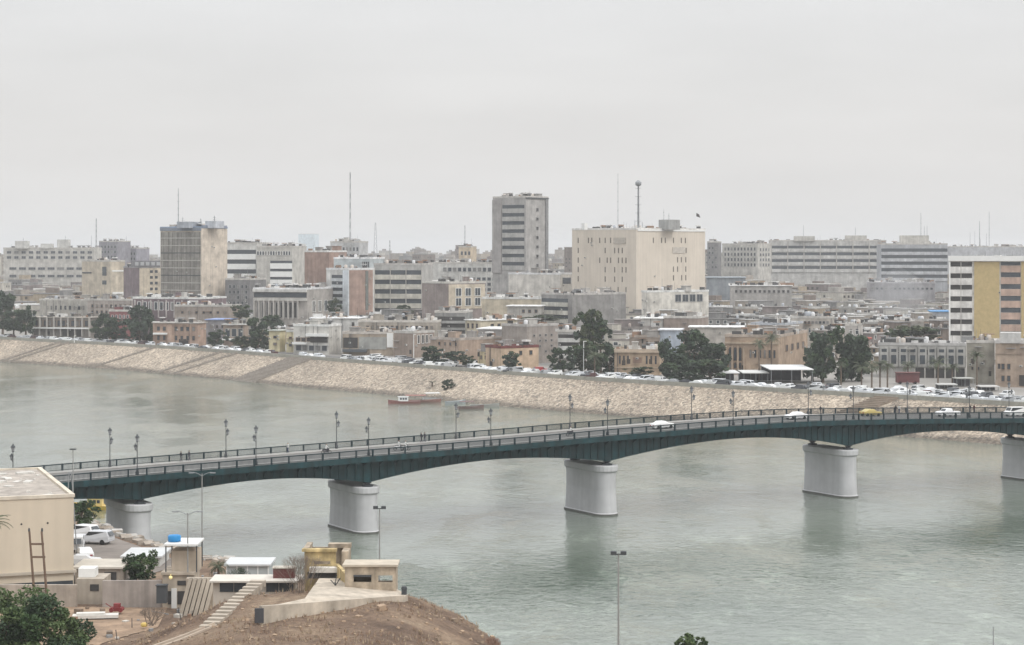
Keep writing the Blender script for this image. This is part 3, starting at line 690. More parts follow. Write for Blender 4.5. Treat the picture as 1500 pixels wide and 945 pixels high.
    def roofbox(s, name, x0, x1, y0, y1, m, v=.5, dep=5, out=0):
        cx = (x0+x1)/2; d2 = s.d+s.wr*.3; X0, X1 = px(x0,d2), px(x1,d2); z0 = s.h; z1 = pz(y0,d2)-s.base
        M = Matrix.Rotation(s.a,4,'Z'); cl = M @ Vector(((X0+X1)/2 - s.C.x, d2 - s.C.y, 0)); w_ = (X1-X0)*.75
        mb = MB(); mb.box(cl.x-w_/2,cl.x+w_/2,cl.y-dep/2,cl.y+dep/2,z0,z1); mb.build(name, m, s.roof); return s
    def mast(s, x, ytop, r=.15, name='antenna_mast', ball=False):
        d2 = s.d+min(6,s.wr*.4); M = Matrix.Rotation(s.a,4,'Z'); cl = M @ Vector((px(x,d2)-s.C.x, d2-s.C.y, 0)); zt = pz(ytop,d2)-s.base
        cl.x = max(-s.wl+.5, min(-.5, cl.x)); cl.y = max(.5, min(s.wr-.5, cl.y))
        mb = MB(); mb.tube((cl.x,cl.y,s.h),(cl.x,cl.y,zt),r,r*.6,5)
        for z in [s.h+(zt-s.h)*k/6 for k in range(1,6)]: mb.box(cl.x-r*1.8,cl.x+r*1.8,cl.y-r*1.8,cl.y+r*1.8,z,z+.12)
        if ball: mb.lathe([(r*1.2,-2.6),(1.3,-2.2),(1.4,-1.0),(1.0,-.6),(.4,0)],10,0,(cl.x,cl.y,zt))
        mb.build(name, STEEL, s.roof); return s
CREAM = (.56,.49,.39); PALE = (.53,.51,.47); WHT = (.60,.59,.56); BRN = (.33,.24,.20); MAUVE = (.28,.235,.22); GRY = (.28,.27,.26); TAN = (.45,.37,.28); PINK = (.47,.34,.27); DGR = (.22,.215,.215)
LM = []
def B(*a, **k): b = Bld(*a, **k); LM.append(b); return b
cw = wallm(WHT); cc = wallm(CREAM)
# --- far skyline
b = B('hospital_block','long white many-windowed block on the skyline at far left',5,138,141,364,1500,PALE,a=6,wr=18,clutter=5)
b.grid('L',8,137,366,381,12,2,.55,.45,'g').grid('L',12,138,388,410,9,2,.7,.3,'g'); b.roofbox('rooftop_room',20,45,353,364,cw).roofbox('rooftop_room',58,80,357,364,cw).roofbox('rooftop_room',82,105,351,364,cw); b.mast(96,345).mast(34,348).mast(134,345)
B('grey_office','small mauve-grey office block on the skyline right of the long white block',145,172,176,354,1600,(.27,.26,.29),a=20,wr=20,clutter=3).grid('L',147,171,358,395,5,5,.5,.5,'g').mast(152,349)
B('grey_office','lower mauve-grey office block on the skyline left of the cream-sided tower',176,200,206,364,1620,(.30,.29,.33),a=20,wr=20,clutter=4).grid('L',178,199,368,398,5,4,.5,.5,'g').mast(185,346)
b = B('cream_hall','plain cream block with one tall arched window, left of the cream-sided tower',120,162,183,383,1120,CREAM,a=40,clutter=2)
b.block('window','L',150,156,391,404,.1,GLASS).block('window','L',150,156,411,417,.1,GLASS).block('ledge','L',121,134,399,401,.3,GLASS).block('canopy','R',164,182,428,433,1.0,WHITE).block('ledge','R',164,181,396,398,.3)
b = B('mauve_office','mauve brown block with cream window bays below the cream-sided tower',181,204,270,392,1000,(.24,.19,.20),a=48,clutter=2,roof=(.3,.3,.3))
b.block('cream_panel','R',204,238,393,440,.5,cc).block('cream_panel','R',262,270,384,440,.9,cc).grid('R',238,262,396,438,4,5,.5,.4,'w')
for i in range(5):
    for x in (219,226): b.block('window','R',x,x+4,396+i*8.5,400+i*8.5,.62,GLASS)
b.block('roof_sign_frame','R',192,262,382,391,.3,mat('dark sign frame',(.16,.16,.17),.8,.3,1))
for i in range(8): b.block('sign_disc','R',197+i*8,202+i*8,384,389,.5,mat('pale sign board',(.35,.36,.37),.7,.1,1))
b = B('concrete_tower','tall tower with a dark gridded glass left face and a blank cream right face',235,295,333,334,950,(.62,.54,.45),a=32,clutter=5,roof=(.25,.33,.45))
b.block('glazed_front','L',236,294,340,445,.15,mat('grimy curtain wall',(.24,.225,.20),.55,.35,.35,.3))
for i in range(9): b.block('floor_line','L',236,294,348+i*11,349.3+i*11,.35,DARK if i%3==2 else CONC)
for i in range(9): b.block('mullion','L',240+i*6.5,240.6+i*6.5,340,445,.3,mat('bronze mullion',(.17,.155,.14),.7,.1,1))
b.block('blue_fascia','L',235,295,333,338,.4,mat('faded blue cladding',(.19,.21,.25),.7,.2,1)).block('blue_fascia','R',295,332,330,334,.3,mat('blue cladding',(.19,.22,.28),.7,.2,1))
b.roofbox('plant_room',262,292,325,334,wallm((.36,.38,.42)),dep=9).roofbox('plant_room',303,326,324,334,wallm((.50,.52,.56)),dep=7); b.mast(256,276,.22).mast(266,318).mast(294,320).mast(326,316,.3)
b = B('colonnade_office','low brown block with a row of white framed windows below the gridded tower',195,292,298,438,900,(.20,.15,.16),a=20,wr=25,clutter=2,roof=(.6,.6,.58))
b.grid('L',200,290,442,456,11,1,.55,.8,'w').cols('L',198,290,440,466,9,.5,.5,wallm((.5,.46,.44)))
b = B('banded_office','white office with long horizontal bands right of the cream-sided tower',332,376,386,357,1120,WHT,a=15,wr=20,clutter=2).bands('L',333,375,366,438,5,.42)
b = B('white_hall','tall pale block with one row of small dark windows under its roof line',376,428,432,362,1100,PALE,a=12,wr=25,clutter=2).grid('L',376,426,368,374,13,1,.65,.9,'w').bands('L',396,428,382,430,4,.3)
B('hazed_tower','plain tower tinted pale haze blue, faint with distance, alone above the skyline',437,461,463,343,5200,(.55,.66,.72),a=10,wr=40,clutter=0)  # distance haze is put into the pale blue wall colour
b = B('dark_annex','dark grey block beside the foot of the cream-sided tower',330,366,374,410,950,DGR,a=15,wr=20).grid('L',334,364,416,448,5,4,.5,.55,'g')
b = B('colonnade_hall','grey civic hall with tall columns and a dark ribbon under its roof',371,450,492,424,880,(.42,.39,.36),a=18,roof=(.6,.6,.6),clutter=9)
b.block('ribbon_window','L',372,449,429,436,.1,GLASS).block('cornice','L',371,450,424,428,.8,cw).block('lintel','L',372,450,437,441,.7,wallm(PALE)).grid('L',376,436,443,466,9,1,.5,.95,'go').cols('L',373,437,441,468,10,.7,.8).grid('R',455,490,441,458,4,1,.5,.9,'w')
b = B('brown_block','blank reddish brown block with a white roof edge behind the civic hall',446,482,508,369,1000,(.36,.25,.205),a=35,roof=(.65,.64,.62),clutter=4)
b = B('mixed_rooftop','pale stepped rooftop block with dishes behind the blank brown block',484,526,532,355,1250,(.5,.5,.5),a=12,wr=20,clutter=7).grid('L',486,526,360,380,8,2,.5,.5,'g')
b = B('pale_office','pale blue-grey office with a white roof line behind the twin brown slabs',489,542,549,379,960,(.50,.54,.55),a=12,wr=25,roof=(.7,.7,.7),clutter=3).grid('L',530,541,383,392,4,1,.5,.9,'g')
b = B('brown_slab','white windowed front with a blank brown side, right of the civic hall',478,511,548,395,900,WHT,a=42,clutter=2,roof=(.6,.6,.6))
b.block('brown_side','R',511.6,546,396,462,.12,wallm((.37,.26,.215))).block('dark_strip','R',535,539,397,455,.3,mat('old green glazing',(.14,.15,.14),.5,.3,1)); b.bands('L',486,502,403,450,5,.5,wallm((.55,.57,.58)),.3); b.block('fin','L',503,511,396,462,.5,wallm((.62,.66,.69)))
b = B('banded_block','six-storey block with cream and grey window bands beside the brown slab',548,618,625,388,920,(.45,.44,.42),a=12,wr=20,roof=(.42,.4,.38))
b.bands('L',549,618,396,466,5,.46,wallm((.60,.57,.50)),.5).cols('L',549,618,392,462,4,.3,.7)
b = B('windowed_hall','blank mauve wall with a cream front of big square windows',618,656,711,415,850,MAUVE,a=48,roof=(.5,.48,.44))
b.block('cream_front','R',657,710,417,453,.2,cc).grid('R',664,706,421,450,3,2,.55,.75,'w',o=.22)
b = B('low_apartments','white apartment block with many small windows left of the tall grey tower',628,728,736,386,1060,WHT,a=14,wr=22,clutter=9).grid('L',648,728,390,400,11,1,.6,.5,'g').grid('L',690,728,405,428,5,3,.6,.5,'g')
B('peach_rooftop','small peach block on the roofs left of the tall grey tower',672,690,696,362,1250,(.58,.48,.36),a=12,wr=15,clutter=1).grid('L',674,690,366,376,3,1,.5,.5,'g')
b = B('grey_tower','tall grey residential tower with dark recessed bands on its left face',722,770,803,289,1000,(.40,.385,.37),a=38,clutter=10)
b.bands('L',736,768,300,396,8,.42,wallm((.44,.43,.41)),.25).block('stair_wall','L',722,735,292,400,.6,wallm((.36,.34,.33)))
b.grid('R',784,790,300,396,1,7,.5,.3,'go').block('roof_frame','R',770,803,289,291,.5,DARK).block('edge_fin','R',798.5,802,291,395,.6,mat('dark grille',(.2,.2,.2),.8,.3,1))
b = B('blank_hall','blank off-white hall in front of the tall grey tower',745,821,840,402,950,(.64,.61,.56),a=30,roof=(.6,.6,.6)).block('dark_opening','R',824,836,407,416,.1,GLASS)
b = B('tan_hall','long low tan wall below the blank off-white hall',706,792,798,438,830,(.50,.44,.34),a=10,wr=14,roof=(.55,.55,.53),clutter=2)
b = B('banded_corner','four-storey block with balcony bands and a blank grey side, left of the big cream block',793,838,917,432,800,GRY,a=50,roof=(.4,.38,.36),clutter=7).bands('L',794,832,438,474,3,.45,wallm((.58,.56,.50)),.5)
# --- big cream block with slit windows
b = B('cream_block','huge cream block with scattered narrow slit windows and a lattice mast on its roof',838,932,1033,336,900,CREAMB,a=44,roof=(.62,.60,.57),clutter=4)
SL = ['1.11111','1....11','1..1.111','1..1111']
def slits(face, x0, pts):
    for x, y in pts: b.block('slit_window', face, x-.7, x+.7, y-4.0, y+4.0, .06, mat('shuttered slit',(.13,.115,.10),.8,.2,1))
rowsL = {352:(847,862,867,878.5,886.5,894.5),367:(847,886.5,900.5,906,911.5),381.5:(847,878.5,889.5,894.5,906,911.5,917),395.5:(847,886.5,900.5,911.5,917),409.5:(847,886.5,900.5,911.5),425:(889,894.5,905.5,917)}
slits('L',0,[(x,y) for y,l in rowsL.items() for x in l])
rowsR = {352:(957,969,974.5,986.5,998,1004),381:(992.5,998,1004.5),395:(986.5,992.5,1004.5),408:(986.5,998.5,1004.5),367:(1005,999)}
slits('R',0,[(x,y) for y,l in rowsR.items() for x in l])
b.block('vent_grille','L',899,917,348,357,.25,mat('tan grille',(.42,.38,.33),.8,.2,1)).block('vent_grille','R',985,1003,362,371,.25,mat('tan grille',(.46,.42,.37),.8,.2,1)).block('roof_band','R',934,1033,336,338.5,.3,WHITE)
b.roofbox('plant_room',968,993,322,336,wallm((.36,.36,.35)),dep=8).roofbox('dish_base',853,860,327,336,WHITE,dep=2); b.mast(935,264,.55,'lattice_mast',True).mast(899,254,.12).mast(930,322,.1).mast(941,325,.1).mast(1003,306,.1).mast(1020,312,.12,'flagpole')
fl = MB(); d2 = 906; fl.add([P(1020,312,d2),P(1024,314,d2),P(1026,319,d2),P(1020,317,d2)], [(0,1,2,3)]); fl.add([p+Vector((0,.05,0)) for p in (P(1020,312,d2),P(1024,314,d2),P(1026,319,d2),P(1020,317,d2))], [(3,2,1,0)])
tag(fl.build('flag', mat('dark flag',(.08,.07,.07),.9,.3,1)), 'small dark flag on the pole at the right end of the big cream roof', 'flag')
b = B('white_annex','low white annex with four grey windows at the foot of the big cream block',945,948,1038,428,850,(.66,.63,.57),a=58,wl=4,roof=(.6,.6,.58),clutter=7).grid('R',988,1030,432,443,4,1,.75,.9,'g')
# --- right skyline
b = B('grey_flats','dark grey flats on the skyline just right of the big cream block',1036,1052,1058,355,1400,DGR,a=12,wr=20).grid('L',1037,1051,360,395,3,5,.5,.5,'g')
b = B('white_flats','white flats with regular small windows on the skyline right of the big cream block',1058,1110,1129,358,1420,PALE,a=30,clutter=7).grid('L',1060,1108,361,392,10,4,.45,.55,'g').grid('R',1112,1128,362,392,4,4,.4,.5,'g')
b = B('long_ministry','very long pale office on the right skyline with four rows of windows and box penthouses',1128,1298,1306,353,1500,(.50,.49,.47),a=5,wr=25,clutter=2)
for i,(ya,yb_) in enumerate(((360,368),(370,378),(380,388),(390,398))): b.block('window_band','L',1130,1297,ya,ya+4,.08,GLASS).block('spandrel','L',1130,1297,ya+4.3,yb_+1,.5,wallm((.56,.55,.53)))
b.cols('L',1130,1297,355,400,8,.9,1.0); b.roofbox('penthouse',1158,1198,346,353,wallm(PALE),dep=8).roofbox('penthouse',1233,1274,345,353,wallm(PALE),dep=8); b.mast(1177,330).mast(1253,333)
b = B('grey_ministry','grey-blue banded office on the right skyline left of the ochre block',1290,1388,1393,358,1380,(.40,.41,.43),a=5,wr=30,clutter=5).bands('L',1291,1388,364,412,5,.5,wallm((.50,.51,.53)),.5)
b.roofbox('penthouse',1312,1366,345,358,wallm(PALE),dep=9); b.mast(1349,312,.2).mast(1354,331).mast(1358,331)
b = B('skyline_block','faint pale block on the right edge of the skyline behind the ochre building',1393,1500,1520,362,1750,(.45,.46,.48),a=5,wr=25,clutter=8); b.mast(1421,340,.15).mast(1428,338,.15).mast(1435,324,.3).mast(1436,350).mast(1449,310,.25).mast(1445,342,.15)
# ochre building
b = B('ochre_block','nine-storey block with white balconies, an ochre panel and pink window bands at right',1391,1540,1552,383,750,(.66,.63,.58),a=13,wr=16,clutter=3,roof=(.6,.58,.55))
b.bands('L',1392,1424,384,503,7,.40,wallm((.72,.70,.67)),.9,SHADE,True).block('ochre_panel','L',1427,1464,383.5,500,.25,mat('ochre tiles',(.44,.34,.17),.8,.12,.8))
b.bands('L',1466,1495,382,486,6,.4,wallm((.50,.36,.29)),.3).block('ochre_pier','L',1496,1500,383.5,500,.5,mat('ochre tiles',(.44,.34,.17),.8,.12,.8)).bands('L',1501,1539,382,486,6,.4,wallm((.50,.36,.29)),.3)
b.block('white_cornice','L',1389,1541,375,382.5,1.2,WHITE,inn=1.5).block('white_edge_pier','L',1390,1392.3,383,503,1.0,WHITE).block('balcony_pier','L',1407.2,1408.2,383,500,1.0,CONC)
m = MB(); m.box(-24,-9,5,9,b.h,b.h+1.3); m.box(-20,-13,4,7,b.h+1.31,b.h+1.9); m.build('rooftop_room', mat('dull red shed',(.17,.12,.11),.8,.3,1), b.roof)
# --- second row behind the riverfront
b = B('arcade_house','pale building with two rows of small arches right of the heritage mansion',1158,1222,1228,466,760,(.50,.46,.41),a=8,wr=14,clutter=5).grid('L',1166,1215,470,475,9,1,.6,.7,'g').grid('L',1166,1218,481,489,9,1,.45,.6,'wa')
b = B('unfinished_building','unfinished grey concrete block with open balconies',637,682,689,458,790,(.27,.27,.26),a=10,wr=14,clutter=4).bands('L',638,681,464,494,3,.6,wallm((.36,.36,.35)),.6,SHADE,True)
b = B('yellow_cottage','small cream house with dark windows under white shed roofs',682,704,770,470,775,(.58,.52,.40),a=50,roof=(.66,.66,.64),parapet=False).grid('L',683,702,474,482,3,1,.4,.8,'b').grid('R',716,765,474,480,5,1,.4,.6,'b')
b = B('white_canopy_house','broad white sheet roof over a pale wall left of the tree clump',700,768,784,483,745,(.33,.31,.30),a=14,roof=(.72,.72,.71),parapet=False,clutter=0)
b = B('brown_warehouse','tall blank grey-brown building with white tanks on its roof',735,772,818,478,705,(.34,.30,.27),a=45,clutter=7,roof=(.4,.38,.36)).grid('R',778,812,488,520,4,4,.25,.3,'go',.4)
b = B('balcony_house','narrow three-storey house with pale balconies beside the tall tree',817,848,853,486,690,(.38,.37,.35),a=10,wr=12).bands('L',818,848,490,525,3,.45,wallm((.55,.55,.53)),.8,SHADE,True)
b = B('small_shop','small white building with three windows under the tan wall',743,791,796,449,800,(.42,.40,.37),a=10,wr=10,roof=(.68,.68,.67),parapet=False,clutter=0).grid('L',762,790,453,459,3,1,.4,.7,'b')
b = B('rooftop_store','long pale roofs stretching right from the white annex',930,971,976,467,780,(.50,.48,.45),a=8,wr=16,roof=(.7,.7,.68),parapet=False,clutter=1)
b = B('brown_store','flat brown storehouse between pale shed roofs behind the big tree clump',972,1022,1032,466,775,(.33,.27,.235),a=20,wr=16,roof=(.5,.48,.45),clutter=3)
b = B('shed_row','low shed with a bright white roof behind the big tree clump',1010,1088,1096,480,720,(.45,.42,.38),a=8,wr=10,roof=(.74,.74,.73),parapet=False,clutter=0)
b = B('blue_sheet_house','house wrapped in pale blue sheeting beside the brick mansion with slit arches',966,996,1002,484,690,(.42,.47,.54),a=10,wr=10,roof=(.68,.70,.73),parapet=False,clutter=0)
b = B('stone_terrace','long beige terrace above the heritage mansion',1100,1150,1176,476,740,(.37,.33,.29),a=25,clutter=5,roof=(.4,.42,.45)).grid('L',1104,1148,482,490,6,1,.4,.6,'b')
b = B('shrine_house','small pale house with a white round-topped arch among the roofs',1238,1262,1268,477,700,(.50,.47,.44),a=12,wr=10,clutter=1).grid('L',1242,1260,482,492,2,1,.5,.5,'wa')
b = B('red_roof_hut','little hut with a dull red roof right of the arched house',1258,1275,1280,497,660,(.45,.38,.34),a=10,wr=8,roof=(.30,.08,.06),parapet=False,clutter=0)
b = B('grey_market','long flat grey roofed market hall on the right, left of the ochre block',1270,1370,1392,415,1150,(.30,.29,.30),a=10,wr=50,clutter=8,roof=(.36,.35,.36)).grid('L',1275,1368,420,426,14,1,.5,.5,'g')
b = B('blue_roof_shed','shed with a bright blue sheet roof beside the ochre block',1364,1390,1394,457,860,(.35,.36,.38),a=8,wr=16,roof=(.12,.28,.50),parapet=False,clutter=0)
b = B('teal_shed','long low shed with a teal grey roof right of the big cream block',1035,1092,1098,407,1150,(.25,.27,.29),a=5,wr=22,roof=(.33,.37,.40),parapet=False,clutter=0)
b = B('white_roof_hall','long white roofed hall right of the big cream block',1070,1160,1168,419,1050,(.40,.38,.36),a=5,wr=14,roof=(.72,.72,.71),parapet=False,clutter=2).grid('L',1075,1158,424,430,12,1,.5,.6,'go')
b = B('upper_brown_house','plain brown house on the rise behind the salmon pink house',256,338,346,449,880,(.34,.29,.25),a=12,wr=14,clutter=5).grid('L',262,335,455,461,7,1,.3,.5,'b')
# --- riverfront row
b = B('pavilion','two-storey riverside pavilion under a thin overhanging flat roof at far left',47,132,146,466,870,(.26,.235,.21),a=14,yb=496,roof=(.36,.33,.29),parapet=False,clutter=1)
b.grid('L',50,130,469,479,12,1,.7,.8,'b').cols('L',49,132,466,493,9,.4,1.4).block('terrace','L',47,132,480,482,1.6).block('shop_front','L',92,120,483,493,.2,SHADE)
b = B('arched_terrace','pale house with dark arches behind the riverside pavilion',58,128,136,440,960,(.44,.42,.38),a=10,wr=14,clutter=6).grid('L',66,126,446,456,9,1,.5,.6,'c').cols('L',62,128,442,462,10,.3,.5)
b = B('terrace_house','row of dusty beige houses below the plain cream block',128,196,202,440,940,(.36,.32,.29),a=10,wr=14,clutter=7).grid('L',132,194,444,462,9,2,.4,.45,'b')
b = B('red_front_house','small house with a dark red front left of the dark trees',160,192,196,456,900,(.25,.10,.10),a=8,wr=10,clutter=3).grid('L',162,190,460,468,5,1,.45,.6,'w')
b = B('salmon_house','salmon pink riverside house with balconies and a grey roof slab',224,290,302,474,830,(.44,.31,.24),a=14,yb=507,roof=(.38,.36,.33),parapet=False,clutter=2)
b.grid('L',228,288,478,486,7,1,.45,.7,'b').grid('L',228,288,491,500,7,1,.4,.7,'b',.2).block('balcony','L',226,246,488,490.5,1.5).block('shop_opening','L',262,276,497,505,.1,SHADE).block('pink_pier','L',246,252,476,505,.5,wallm((.5,.36,.28)))
b = B('blue_roof_house','grey house with a faded blue sheet roof right of the salmon pink house',302,331,336,469,850,(.26,.25,.26),a=10,wr=14,roof=(.25,.32,.52),parapet=False,clutter=0).grid('L',306,330,475,482,3,1,.35,.5,'b')
b = B('porch_house','small brown house with an arched balcony window and a pale roof slab',327,358,364,476,820,(.33,.26,.21),a=14,yb=508,roof=(.56,.55,.52),parapet=False,clutter=1)
b.grid('L',329,357,481,494,3,1,.7,.85,'c').block('balcony','L',327,358,496,498.5,1.3)
b = B('yellow_twin','pale yellow left half of the twin riverside house, with a grey roof slab',394,410,418,485,780,(.62,.55,.36),a=18,yb=515,roof=(.40,.42,.38),parapet=False,clutter=0).grid('L',397,409,489,509,1,2,.35,.3,'b')
b = B('yellow_twin','pale yellow right half of the twin riverside house',420,430,435,486,784,(.62,.55,.36),a=18,wr=12,roof=(.5,.5,.48),clutter=1).grid('L',421,430,490,511,1,2,.4,.3,'b')
b = B('white_terraces','white stepped house with ledges and dark openings beside the yellow twin house',430,482,500,478,765,(.60,.58,.54),a=20,yb=519,roof=(.62,.62,.6),clutter=5)
b.block('balcony','L',431,450,502,505,2.0).block('balcony','L',450,482,489,493,1.5).grid('L',433,480,495,501,6,1,.7,.8,'bo').grid('L',433,480,506,515,5,1,.75,.8,'g').block('dark_bay','L',455,480,494,502,.4,SHADE)
b = B('long_white_hall','long white hall with a metal roof above the white stepped house',455,523,530,467,810,(.58,.57,.55),a=10,wr=16,roof=(.66,.66,.66),parapet=False,clutter=1)
b = B('tan_garage','wide low tan building with a grey wall and a white door panel',502,574,580,489,745,(.40,.33,.26),a=10,yb=521,roof=(.46,.42,.38),wr=14,clutter=4)
b.block('grey_wall_panel','L',526,566,494,512,.2,wallm((.34,.34,.32))).block('white_door','L',567,576,488,509,.35,WHITE).block('dark_bay','L',503,524,495,510,.12,SHADE).block('awning','L',503,538,512,516,1.6,mat('dark awning',(.08,.09,.1),.8,.1,1))
b = B('brick_house','brown brick house with narrow pillars right of the wide tan building',577,606,636,488,735,(.31,.25,.21),a=35,yb=524,clutter=4).grid('R',610,634,491,504,4,1,.5,.9,'wo')
b = B('rooftop_row','jumbled row of low beige rooms with sheet roofs behind the wide tan building',525,640,646,472,780,(.40,.36,.31),a=6,wr=18,clutter=12,roof=(.5,.47,.43)).grid('L',535,636,476,484,14,1,.45,.6,'b')
b = B('clay_house','clay brown long house with three small dark windows',630,672,735,498,705,(.42,.32,.25),a=45,clutter=3,roof=(.40,.35,.31)).grid('L',640,672,501,508,4,1,.3,.6,'b')
b = B('ochre_cottage','small yellow cottage left of the peach house',700,716,735,515,685,(.56,.47,.30),a=40,yb=534,clutter=2,roof=(.42,.36,.31)).grid('L',702,715,519,529,2,1,.35,.5,'b').block('dark_bay','R',718,726,514,528,.1,SHADE)
b = B('peach_house','peach house with a dark red roof edge and one dark square window',726,734,789,510,672,(.56,.42,.30),a=55,wl=9,roof=(.15,.05,.045),clutter=1).grid('R',740,785,514,522,3,1,.25,.7,'b')
b = B('brick_mansion','old tan brick mansion with a row of tall narrow windows above the parked cars',900,966,975,515,640,(.45,.34,.24),a=10,wr=16,roof=(.40,.33,.26),clutter=3)
b.grid('L',905,923,521,534,3,1,.4,.9,'b').grid('L',944,964,521,534,3,1,.35,.9,'b').block('doorway','L',927,940,524,532,.15,wallm((.3,.2,.15))).block('cornice','L',900,966,515,517,.5,wallm((.52,.42,.32))).block('string_course','L',900,966,538,539.5,.3,wallm((.5,.4,.3)))
b = B('ruined_house','ruined brown house with broken walls behind the brick mansion',922,966,972,494,690,(.30,.25,.21),a=10,wr=12,clutter=9,roof=(.33,.28,.24)).grid('L',924,965,498,510,6,1,.4,.6,'bo',.3)
b = B('heritage_mansion','heritage brick mansion with three very tall arched openings behind the parked cars',1062,1140,1183,494,640,(.40,.30,.22),a=20,roof=(.36,.30,.25),clutter=5)
b.grid('L',1066,1088,512,530,3,1,.55,.95,'ba').grid('L',1066,1088,534,541,3,1,.5,.9,'ba').grid('L',1096,1138,512,526,6,1,.4,.8,'b').block('cornice','L',1062,1140,502,504.5,.5,wallm((.45,.36,.27))).grid('R',1148,1180,505,520,4,1,.35,.6,'b')
b.cols('L',1064,1090,508,544,4,.5,.5,wallm((.45,.35,.26)))
b = B('panel_building','grey concrete block with nine white framed bays on dark pillars',1287,1415,1424,506,625,(.36,.35,.33),a=11,wr=16,roof=(.42,.41,.40),clutter=4)
for i in range(9):
    x = 1289+i*14; b.block('bay_panel','L',x,x+12.5,509,538,.5,wallm((.40,.39,.37))).block('bay_window','L',x+2.5,x+10,512,516.5,.56,GLASS).block('bay_window','L',x+2.5,x+10,521,534,.56,GLASS)
b.block('dark_arcade','L',1340,1414,540,556,.1,SHADE).cols('L',1340,1414,539,557,6,.5,.5)
b = B('stone_house','weathered greenish grey stone house between the bay block and the brick corner house',1416,1457,1462,502,600,(.34,.32,.27),a=13,wr=14,clutter=3).grid('L',1420,1455,525,545,4,2,.3,.4,'b',.3)
b = B('brick_corner_house','tan brick corner house with four dark windows at the right edge',1458,1530,1540,503,583,(.42,.33,.26),a=14,wr=14,clutter=3,roof=(.5,.48,.46))
b.grid('L',1465,1482,529,564,2,2,.5,.45,'b').block('archway','L',1493,1506,550,566,.15,SHADE).block('string_course','L',1458,1530,518,519.5,.3,wallm((.36,.28,.22)))
b.roofbox('white_rooftop_room',1461,1500,487,503,wallm((.6,.59,.57)),dep=6)
# kiosks, canopies, red bus stall
def canopy(name, label, xl, xr, yt, d, col, h, dep=8, a=0):
    X0, X1 = px(xl,d), px(xr,d); zt = pz(yt,d); r = thing(name, label, 'canopy', ((X0+X1)/2, d, GZ), -R(a)); w_ = (X1-X0)/2; h = zt-GZ
    m = MB(); m.box(-w_,w_,0,dep,h-.25,h); m.build('canopy_roof', mat('sheet roof', col, .6,.08,.5), r)
    for x in (-w_+.4,0,w_-.4):
        for y in (.4,dep-.4): m = MB(); m.tube((x,y,0),(x,y,h-.25),.09); m.build('post', STEEL, r)
    m = MB(); m.box(-w_+.3,w_-.3,dep-.25,dep-.1,0,h-.3); m.build('back_wall', mat('dark back wall',(.09,.09,.10),.9,.2,1), r)
canopy('car_canopy','white sheet canopy on posts, smallest of three beside the big tree clump',1055,1084,546,600,(.60,.60,.59),3.5,14)
canopy('car_canopy','middle pale sheet canopy beside the heritage mansion',1088,1127,546,600,(.56,.56,.54),3.5,14)
canopy('car_canopy','largest bright white canopy over a dark stall left of the dark tree group',1128,1192,541,590,(.66,.66,.65),4,24)
canopy('tin_kiosk','small kiosk with a flat pale roof in front of the bay block',1374,1403,563,575,(.5,.5,.48),3,5)
canopy('tin_kiosk','small kiosk with a pale roof in front of the stone house',1436,1465,566,568,(.5,.49,.47),3,5)
canopy('tin_kiosk','dark kiosk with an umbrella-like roof beside the palm in front of the stone house',1400,1428,554,585,(.40,.40,.37),3,5)
m = MB(); X0 = px(1312,600); m.box(0,6.6,0,2.4,.4,3.2); r = thing('red_stall','long dull red metal stall standing between the palms at right','stall',(X0,598,GZ)); m.build('body', mat('dull red metal',(.13,.05,.05),.7,.2,1), r); m = MB(); m.box(-.2,6.8,-.4,2.6,3.22,3.4); m.build('roof', mat('dull red roof',(.16,.075,.07),.8,.2,1), r)
for x in (1,5.4): m = MB(); wheel_mb(m,x,.1,0,.4); wheel_mb(m,x,2.3,0,.4); m.build('axle', TYRE, r)

# --- free-standing masts
def lattice(xp, ytop, d, base, name, label, w0=1.2, w1=.25, cat='mast'):
    h = pz(ytop,d)-base; m = MB(); n = 14
    cs = [(1,1),(-1,1),(-1,-1),(1,-1)]
    for k in range(n):
        t0, t1 = k/n, (k+1)/n; a, b_ = w0+(w1-w0)*t0, w0+(w1-w0)*t1
        for i in range(4):
            c0, c1 = cs[i], cs[(i+1)%4]
            m.tube((c0[0]*a,c0[1]*a,h*t0),(c0[0]*b_,c0[1]*b_,h*t1),.14,n=4); m.tube((c0[0]*a,c0[1]*a,h*t0),(c1[0]*b_,c1[1]*b_,h*t1),.07,n=3)
    o = m.build(name, STEEL, None, (px(xp,d), d, base)); tag(o, label, cat)
lattice(513,252,1350,GZ,'radio_mast','very tall thin radio mast rising above the middle left skyline',.5,.25)
lattice(550,326,2000,GZ,'lattice_mast','short lattice mast on the skyline right of the tall thin radio mast',3.0,.4)
lattice(681,330,1900,GZ,'lattice_mast','thin mast on the skyline left of the tall grey tower',.6,.3)
lattice(141,320,1900,GZ,'lattice_mast','faint thin mast above the far left skyline',.5,.3)
lattice(318,362,1900,GZ,'lattice_mast','faint thin mast right of the gridded tower',.5,.3)
lattice(571,352,1800,GZ,'lattice_mast','tiny mast on the skyline above the cream and grey banded block',.7,.3)

